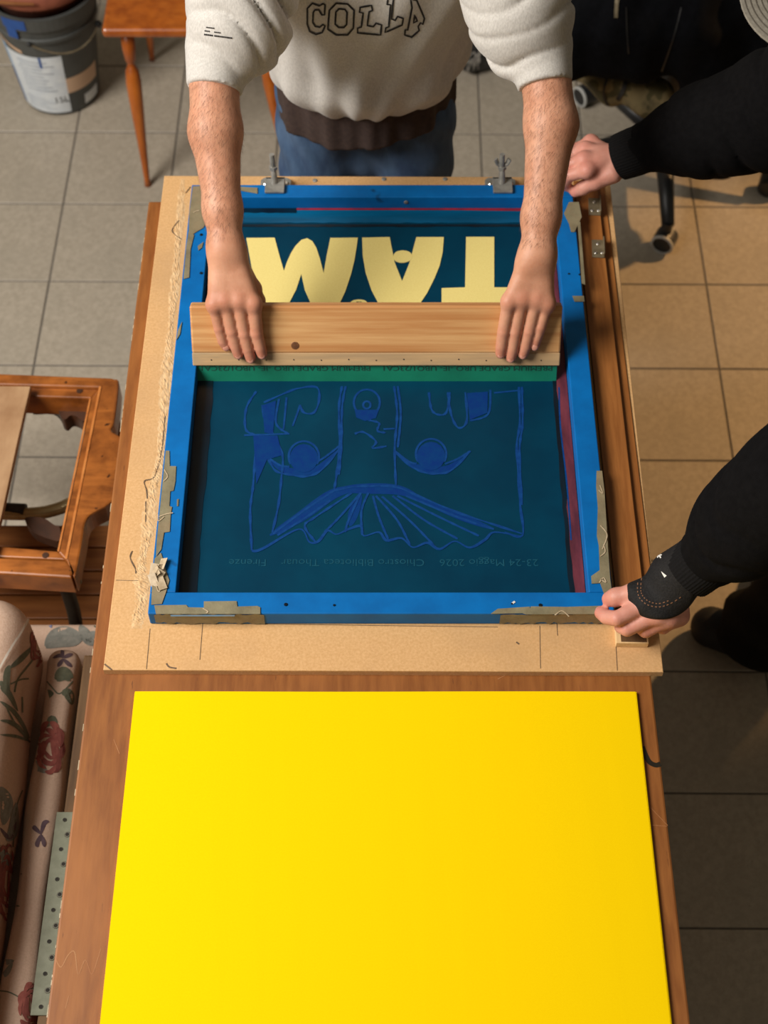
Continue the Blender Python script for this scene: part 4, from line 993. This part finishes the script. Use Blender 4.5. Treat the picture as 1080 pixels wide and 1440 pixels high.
for p in ((40, 815), (106, 818)): MB().ball(at(*p, wz-.04), (.012, .008, .006), 10).out('stud', M['steeldull'], wf, smooth=True)
for p in ((112, 550), (64, 781)): MB().lathe([(.006, 0), (.006, .0012), (0, .0014)], at(*p, wz-.008), 10).out('peg_hole', M['framedark'], wf)
for xx, yy in ((-140, 545), (-150, 790)):
    c = at(xx, yy, wz-.05); MB().tube([(c[0], c[1], wz-.05), (c[0], c[1], 0)], [.02, .014], 10).out('leg', M['framewood'], wf)
pa = thing('plywood_panel', (*at(0, 640, 0)[:2], wz), 'stained tan plywood panel lying across the chair frame', 'panel')
pr([(-160, 541), (43, 543), (25, 620), (3, 722), (-20, 812), (-190, 806)], wz+.001, wz+.013, .0015).out('sheet', M['panel'], pa)
# plank bench beneath
pz = .22
pb = thing('plank_bench', (*at(80, 800, 0)[:2], 0), 'low bench of brown planks on the floor beneath the chair frame', 'bench')
ya, yb_ = at(80, 738, pz)[1], at(80, 905, pz)[1]; xl, xr = at(-110, 800, pz)[0], -.46
npl = 5; wpl = (ya-yb_)/npl
for k in range(npl):
    MB().box(((xl+xr)/2+random.uniform(-.004, .004), ya-(k+.5)*wpl, pz-.011+random.uniform(-.001, .001)), (xr-xl, wpl-.003, .022), None, .002).out('plank', M['plank'], pb)
for x in (xl+.05, xr-.05): MB().box((x, (ya+yb_)/2, (pz-.022)/2), (.03, ya-yb_-.02, pz-.022), None, .002).out('leg', M['plank'], pb)
tz = .30
tu = thing('brass_tube', (*at(50, 720, 0)[:2], pz), 'curved aged brass tube lying beneath the seatless chair frame', 'tube')
MB().tube(smoothline([at(-60, 716, tz), at(5, 722, tz), at(50, 722, tz), at(80, 716, tz), at(105, 705, tz), at(130, 690, tz)], 5), .0125, 14).out('bent_tube', M['brass'], tu, smooth=True)
MB().tube([at(-20, 716, tz), at(36, 719, tz+.002)], .015, 14).out('sleeve', M['iron'], tu, smooth=True)
for p in ((-40, 716), (120, 697)):
    c = at(*p, tz); MB().tube([(c[0], c[1], tz), (c[0], c[1], 0)], .010, 10).out('leg', M['iron'], tu)

# ================================================================== BOTTOM LEFT: FLORAL SOFA AND SCRAPS
def rbox(P, c, half, r):
    q = np.abs(P-np.asarray(c, np.float32))-(np.asarray(half, np.float32)-r)
    return np.linalg.norm(np.maximum(q, 0), axis=1)+np.minimum(q.max(1), 0)-r
sf = thing('floral_armchair', (-.75, .9, 0), 'armchair in pale floral linen left of the table', 'armchair')
sbz = .36
s1 = at(95, 868, sbz)
a0 = at(90, 916, .40)
def base(P):
    return rbox(P, (-.80, s1[1]-.46, .20), (.36, .46, .16), .035)
V, Fq = polygonize(base, (-1.2, -.05+s1[1]-.95, 0), (-.40, s1[1]+.06, .42), .012); sbase = link('base', V, Fq, M['linen'], sf, smooth=True)
xr0 = at(108, 930, .47)[0]; xl0 = at(64, 930, .47)[0]; ytop = at(90, 909, .47)[1]
def arm_(P): return rbox(P, ((xr0+xl0)/2, ytop-.5, .36), ((xr0-xl0)/2, .5, .11), .022)-.003*np.sin(P[:, 1]*21)
V, Fq = polygonize(arm_, (xl0-.04, ytop-1.04, .22), (xr0+.04, ytop+.04, .50), .006); sarm = link('arm', V, Fq, M['linen'], sf, smooth=True)
# loose cushion on the arm and seat
cu = thing('cushion', (-.78, .8, .36), 'plump pale linen cushion with green leaf print on the armchair', 'cushion')
cz1 = .60; ct = at(55, 838, cz1-.03); cr_ = at(57, 900, cz1-.04)[0]; cr_ -= .024; cx = cr_-.26
def cush(P):
    c = (cx, ct[1]-.46, .49); q = P-np.asarray(c, np.float32)
    g = .03*np.exp(-(q[:, 0]/.22)**2-(q[:, 1]/.4)**2)*np.sign(q[:, 2])
    return rbox(P, c, (.26, .46, .105), .06)-.02*np.exp(-(q[:, 0]/.2)**2-(q[:, 1]/.35)**2)-.0025*np.sin(q[:, 1]*26+q[:, 0]*14)
V, Fq = polygonize(cush, (cx-.32, ct[1]-.98, .36), (cr_+.04, ct[1]+.06, .66), .0075); cus = link('cover', V, Fq, M['linen'], cu, smooth=True)
BC, BA, BB = bvh_of(cus), bvh_of(sarm), bvh_of(sbase)
m = MB(); ribbon_on(m, BC, [(52, 848), (40, 868), (28, 890), (14, 912), (-4, 945)], 1.4, lift=.003); m.out('piping', M['piping'], cus)
z9 = lambda pts: [(x/4.5, 780+y/4.5) for x, y in pts]; z55 = lambda pts: [(x/2.25, 800+y/2.25) for x, y in pts]
def motif(B, par, items):
    by = {}
    for kind, pts, w in items:
        by.setdefault(kind, MB()); ribbon_on(by[kind], B, pts, spindle(w) if w > 1.3 else w, lift=.0008)
    for kk, m in by.items():
        if m.f: m.out('print_motif', M[kk], par)
def rose(B, par, cx, cy, rx, ry, seed):
    R_ = random.Random(seed); A_, B_ = MB(), MB()
    for ring, n in ((1.0, 9), (.62, 7), (.28, 4)):
        for k in range(n):
            a = 2*math.pi*(k+R_.random()*.5)/n; c = (cx+rx*ring*.75*math.cos(a), cy+ry*ring*.75*math.sin(a)); t = a+math.pi/2+R_.uniform(-.5, .5)
            dx, dy = math.cos(t)*rx*.42, math.sin(t)*ry*.36
            ribbon_on((A_, B_)[R_.random() < .5], B, [(c[0]-dx, c[1]-dy), (c[0]+math.cos(a)*rx*.14, c[1]+math.sin(a)*ry*.14), (c[0]+dx, c[1]+dy)], spindle(min(rx, ry)*R_.uniform(.13, .24)), lift=.0008+.0001*k+.0003*(1-ring))
    for m, kk in ((A_, 'rose'), (B_, 'rosedark')):
        if m.f: m.out('print_motif', M[kk], par)
rose(BC, cus, 52, 905, 10, 34, 1); rose(BC, cus, 8, 1240, 12, 60, 2); rose(BA, sarm, 70, 1052, 20, 38, 3); rose(BA, sarm, 42, 1415, 16, 34, 4)
motif(BC, cus, [('leaf', z9([(205, 1225), (150, 1090), (90, 1000), (30, 950), (0, 930)]), 3), ('leaf', z9([(195, 1200), (120, 1100), (60, 1060), (0, 1050)]), 3.2), ('leaf', z9([(180, 1180), (100, 1150), (0, 1140)]), 2.2), ('leaf', z9([(60, 900), (40, 820), (45, 740), (60, 700)]), 5), ('leaf', z9([(60, 720), (130, 660), (205, 580)]), 4), ('leaf', z9([(90, 870), (110, 790), (170, 710), (215, 655)]), 1.2), ('leaf', z9([(60, 880), (20, 830), (0, 800)]), 4), ('leaf', z9([(65, 820), (130, 790), (180, 785)]), 1.1), ('leaf', z9([(110, 990), (60, 890), (20, 850), (0, 845)]), 4.5), ('leaf', z9([(30, 940), (60, 1010), (100, 1080)]), 1.2),
                ('leaf', z9([(140, 1000), (140, 940), (138, 900)]), 1.1),
                ('leafgrey', z55([(0, 690), (20, 740), (10, 810)]), 9), ('leafgrey', z55([(50, 740), (40, 830), (20, 860)]), 7), ('leaf', z55([(70, 700), (50, 760), (40, 880)]), .9), ('leafgrey', z55([(0, 890), (20, 920), (10, 960)]), 7), ('plum', z55([(0, 820), (30, 850), (50, 800)]), 3)])
motif(BA, sarm, [('plum', z9([(400, 655), (380, 640), (335, 655)]), 2.6), ('plum', z9([(400, 655), (395, 620), (400, 600)]), 2.6), ('plum', z9([(400, 655), (430, 640), (460, 630)]), 2.8), ('plum', z9([(400, 660), (430, 690), (455, 710)]), 3), ('plum', z9([(400, 660), (380, 690), (365, 710)]), 3), ('leaf', z9([(350, 790), (400, 740), (460, 780)]), 7), ('leaf', z9([(360, 800), (410, 770), (440, 800)]), 6), ('leaf', z9([(275, 770), (330, 840), (380, 880), (460, 800)]), 1), ('leaf', z9([(340, 880), (290, 890), (250, 960)]), 7), ('leaf', z9([(390, 880), (430, 880), (455, 950)]), 7),
                 ('leaf', z9([(300, 1090), (330, 1040), (360, 1080)]), 5), ('leaf', z9([(220, 1160), (245, 1130), (275, 1140)]), 5), ('leafgrey', z9([(190, 1420), (240, 1340), (290, 1380)]), 8),
                 ('plum', z55([(130, 840), (110, 820), (104, 815)]), 3.2), ('plum', z55([(130, 840), (140, 805), (155, 800)]), 3.2), ('plum', z55([(130, 840), (118, 870), (122, 880)]), 3.2), ('plum', z55([(130, 840), (138, 865), (140, 880)]), 3), ('leafgrey', z55([(0, 1250), (20, 1245), (45, 1240)]), 4), ('leafgrey', z55([(0, 1290), (20, 1280), (40, 1245)]), 4), ('leaf', z55([(0, 1335), (30, 1340), (65, 1358)]), 1), ('leaf', z55([(30, 970), (50, 968), (72, 965)]), 1.6), ('leaf', z55([(20, 1070), (45, 1066), (64, 1068)]), 1.6)])
motif(BB, sbase, [('printblue', z9([(250, 400), (290, 410), (330, 420)]), 2.5), ('printblue', z9([(300, 400), (310, 430), (325, 465)]), 3), ('printblue', z9([(280, 440), (320, 445), (352, 435)]), 3), ('leafgrey', z9([(285, 580), (340, 510), (430, 490), (520, 520)]), 8), ('leafgrey', z9([(290, 590), (380, 560), (470, 550), (525, 530)]), 7), ('leafgrey', z9([(505, 450), (530, 490), (560, 540), (590, 575)]), 8), ('leafgrey', z9([(610, 490), (570, 520), (560, 560)]), 6), ('leaf', z9([(490, 390), (560, 430), (620, 470)]), .9)])
# old plank and perforated sheet standing between armchair and table
ow = thing('old_plank', (*at(105, 1000, .36)[:2], 0), 'old dark brown plank on edge between the armchair and the table', 'plank')
oz = .50; P1, P2 = at(112, 908, oz), at(136, 908, oz); P3, P4 = at(15, 1480, oz), at(80, 1480, oz)
MB().prism([(P1[0]+.002, P1[1]), (P2[0]+.012, P2[1]), (P2[0]+.012, P3[1]), (P1[0]+.002, P3[1])], 0, oz-.03, .004).out('board', M['oldwood'], ow)
pg = thing('perforated_plate', (*at(80, 1280, .5)[:2], 0), 'sage green perforated metal plate lying on the old plank', 'metal plate')
gz = oz-.028
ga, gb = at(80, 1142, gz), at(33, 1428, gz); gx0, gx1 = at(80, 1142, gz)[0], at(80, 1142, gz)[0]+.072
MB().box(((gx0+gx1)/2, (ga[1]+gb[1])/2, gz-.0005), (gx1-gx0, ga[1]-gb[1], .003), None, .0008).out('sheet', M['sage'], pg)
k = 0; y = gb[1]+.012; hm = None
while y < ga[1]-.008:
    for j in range(3):
        x = gx0+.014+j*.021+(.007 if k % 2 else 0)
        if x < gx1-.006:
            big = (j+k) % 2
            m = MB(); m.lathe([(.0052 if big else .0036, 0), (.0045 if big else .0032, .0012), (.003, .0012), (.003, .0004)], (x, y, gz+.0008), 10); r_ = m.out('hole_rim', M['ring'], pg)
            MB().lathe([(.0033, 0), (.0033, .0010), (0, .0011)], (x, y, gz+.0008), 8).out('hole', M['hole'], r_)
    y += .024; k += 1

# ================================================================== TOP RIGHT: OFFICE CHAIR, JACKET, CLOTH, BAG
hx, hy = .694, 2.92
oc = thing('office_chair', (hx, hy, 0), 'black office swivel chair with castors behind the helper\'s arm', 'chair')
MB().lathe([(.045, .07), (.045, .13), (.03, .135), (.03, .40), (0, .40)], (hx, hy, 0), 20).out('column', M['chairblack'], oc, smooth=False)
for k in range(5):
    a = math.radians(-92+72*k); d = np.array((math.cos(a), math.sin(a), 0)); e_ = np.array((hx, hy, 0))+d*.29
    MB().tube([np.array((hx, hy, .105))+d*.03, np.array((hx, hy, .10))+d*.16, e_+np.array((0, 0, .075))], [.026, .021, .016], 10, .9).out('leg', M['chairblack'], oc, smooth=True)
    wd = Vector((-d[1], d[0], 0)) if k % 2 else Vector((d[0], d[1], 0)); wd = Vector((-.45, -.9, 0)).normalized() if k == 0 else wd
    cs = MB(); R = wd.to_track_quat('Z', 'Y').to_matrix(); cc = e_+np.array((0, 0, .0285))
    cs.lathe([(.021, -.022), (.028, -.018), (.028, .018), (.021, .022)], cc, 24, R); co_ = cs.out('caster', M['chairblack'], oc)
    MB().lathe([(.0235, 0), (.0285, 0), (.0285, .004), (.0235, .006), (.0225, .003)], cc+np.array(wd)*.0195, 24, R, caps=False).out('wheel_ring', M['castergrey'], co_)
    MB().tube([e_+np.array((0, 0, .085)), e_+np.array((0, 0, .05))], .012, 10).out('caster_stem', M['chairblack'], co_)
def seatf(P): return rbox(P, (hx+.03, hy+.07, .45), (.20, .19, .045), .04)
V, Fq = polygonize(seatf, (hx-.27, hy-.24, .38), (hx+.27, hy+.28, .52), .012); link('seat', V, Fq, M['chairblack'], oc, smooth=True)
MB().box((hx+.06, hy+.27, .80), (.40, .05, .48), ROT('X', -8), .02, 3).out('backrest', M['chairblack'], oc)
MB().tube([(hx, hy+.16, .42), (hx+.03, hy+.28, .44), (hx+.05, hy+.29, .6)], .016, 10).out('back_bar', M['chairblack'], oc)
# camouflage cloth over the front of the seat
cm = thing('camouflage_cloth', (hx-.12, hy-.2, .3), 'khaki camouflage cloth hanging under the black jacket on the office chair', 'cloth')
def camf(P):
    d = chain(P, [np.array((.40, 2.90, .39)), np.array((.51, 2.81, .375)), np.array((.63, 2.74, .36))], [.036, .044, .042], .04)
    return d-.006*np.sin(P[:, 0]*80+P[:, 2]*50)-.004*np.sin(P[:, 2]*90+P[:, 1]*40)
V, Fq = polygonize(camf, (.30, 2.60, .26), (.74, 2.94, .46), .008); camo = link('folds', V, Fq, M['camo'], cm, smooth=True)
BM = bvh_of(camo); m = MB()
ribbon_on(m, BM, [(853, 112), (849, 125), (851, 140), (858, 150)], 1.6, lift=.003); ribbon_on(m, BM, [(880, 115), (876, 128), (868, 140)], 3, lift=.003); m.out('strap', M['chairblack'], cm)
jk = thing('black_jacket', (hx, hy, .5), 'black jacket with a zip draped over the office chair', 'jacket')
def jackf(P):
    z = P[:, 2]
    d = sm(rbox(P, (.70, 2.93, .58), (.27, .19, .10), .07), rbox(P, (.57, 2.86, .52), (.19, .17, .09), .06), .05)
    d = sm(d, rbox(P, (.76, 3.18, .85), (.24, .10, .34), .07), .1)
    d = sm(d, chain(P, [np.array((.86, 2.94, .62)), np.array((.84, 2.80, .46)), np.array((.78, 2.72, .22))], [.09, .085, .06], .04), .05)
    d = sm(d, chain(P, [np.array((.74, 2.84, .58)), np.array((.73, 2.74, .42)), np.array((.715, 2.74, .24))], [.07, .055, .04], .04), .05)
    return d-.007*np.sin(P[:, 0]*38+z*12)-.004*np.sin(P[:, 0]*70-P[:, 1]*40)
V, Fq = polygonize(jackf, (.36, 2.55, .12), (1.12, 3.36, 1.26), .011); jo = link('shell', V, Fq, M['jacket'], jk, smooth=True)
BJ = bvh_of(jo); m = MB(); ribbon_on(m, BJ, [(869, -10), (867, 8), (866, 25)], 2.6, lift=.003); m.out('zip_pull', M['steeldull'], jk)
m = MB(); ribbon_on(m, BJ, [(880, 10), (881, 40), (884, 75)], 1.2, lift=.002); ribbon_on(m, BJ, [(958, 10), (948, 50), (930, 100)], 1.2, lift=.002); m.out('seam', M['chairblack'], jk)
bg_ = at(668, 96, 0)
bgo = thing('black_bag', (bg_[0], bg_[1], 0), 'crumpled black bag on the floor behind the man', 'bag')
def bagf(P):
    d = rc(P, (bg_[0], bg_[1]+.03, .075), (bg_[0]+.02, bg_[1]+.08, .12), .085, .075)
    return np.maximum(d-.008*np.sin(P[:, 0]*60+P[:, 2]*40)*np.sin(P[:, 1]*70), .002-P[:, 2])
V, Fq = polygonize(bagf, (bg_[0]-.14, bg_[1]-.1, -.01), (bg_[0]+.16, bg_[1]+.2, .24), .007); bo = link('sack', V, Fq, M['bag'], bgo, smooth=True)
BBg = bvh_of(bo); m = MB()
for k in range(9):
    x, y = 640+k*4.2, 84+RNG.uniform(-8, 14); ribbon_on(m, BBg, [(x, y), (x+RNG.uniform(-4, 7), y-8), (x+RNG.uniform(0, 9), y-16), (x+RNG.uniform(-3, 5), y+6)], .9, lift=.004)
m.out('cord_tangle', M['yarn'], bgo)

for o in bpy.data.objects:
    if o.type == 'MESH' and o.parent and o.name.split('.')[0] in ('print_motif', 'stencil_text', 'blade_text', 'stencil_drawing', 'chipped_edge', 'scratch', 'crack', 'stitching', 'white_mark', 'sleeve_print', 'tape_crease', 'paint_fleck', 'crumpled_tape', 'folded_tape', 'cord_tangle', 'stencil_shading', 'arm_hair', 'brim_stitching', 'worn_edge', 'volume_mark', 'seam', 'letter_outline'):
        o['kind'] = 'stuff'
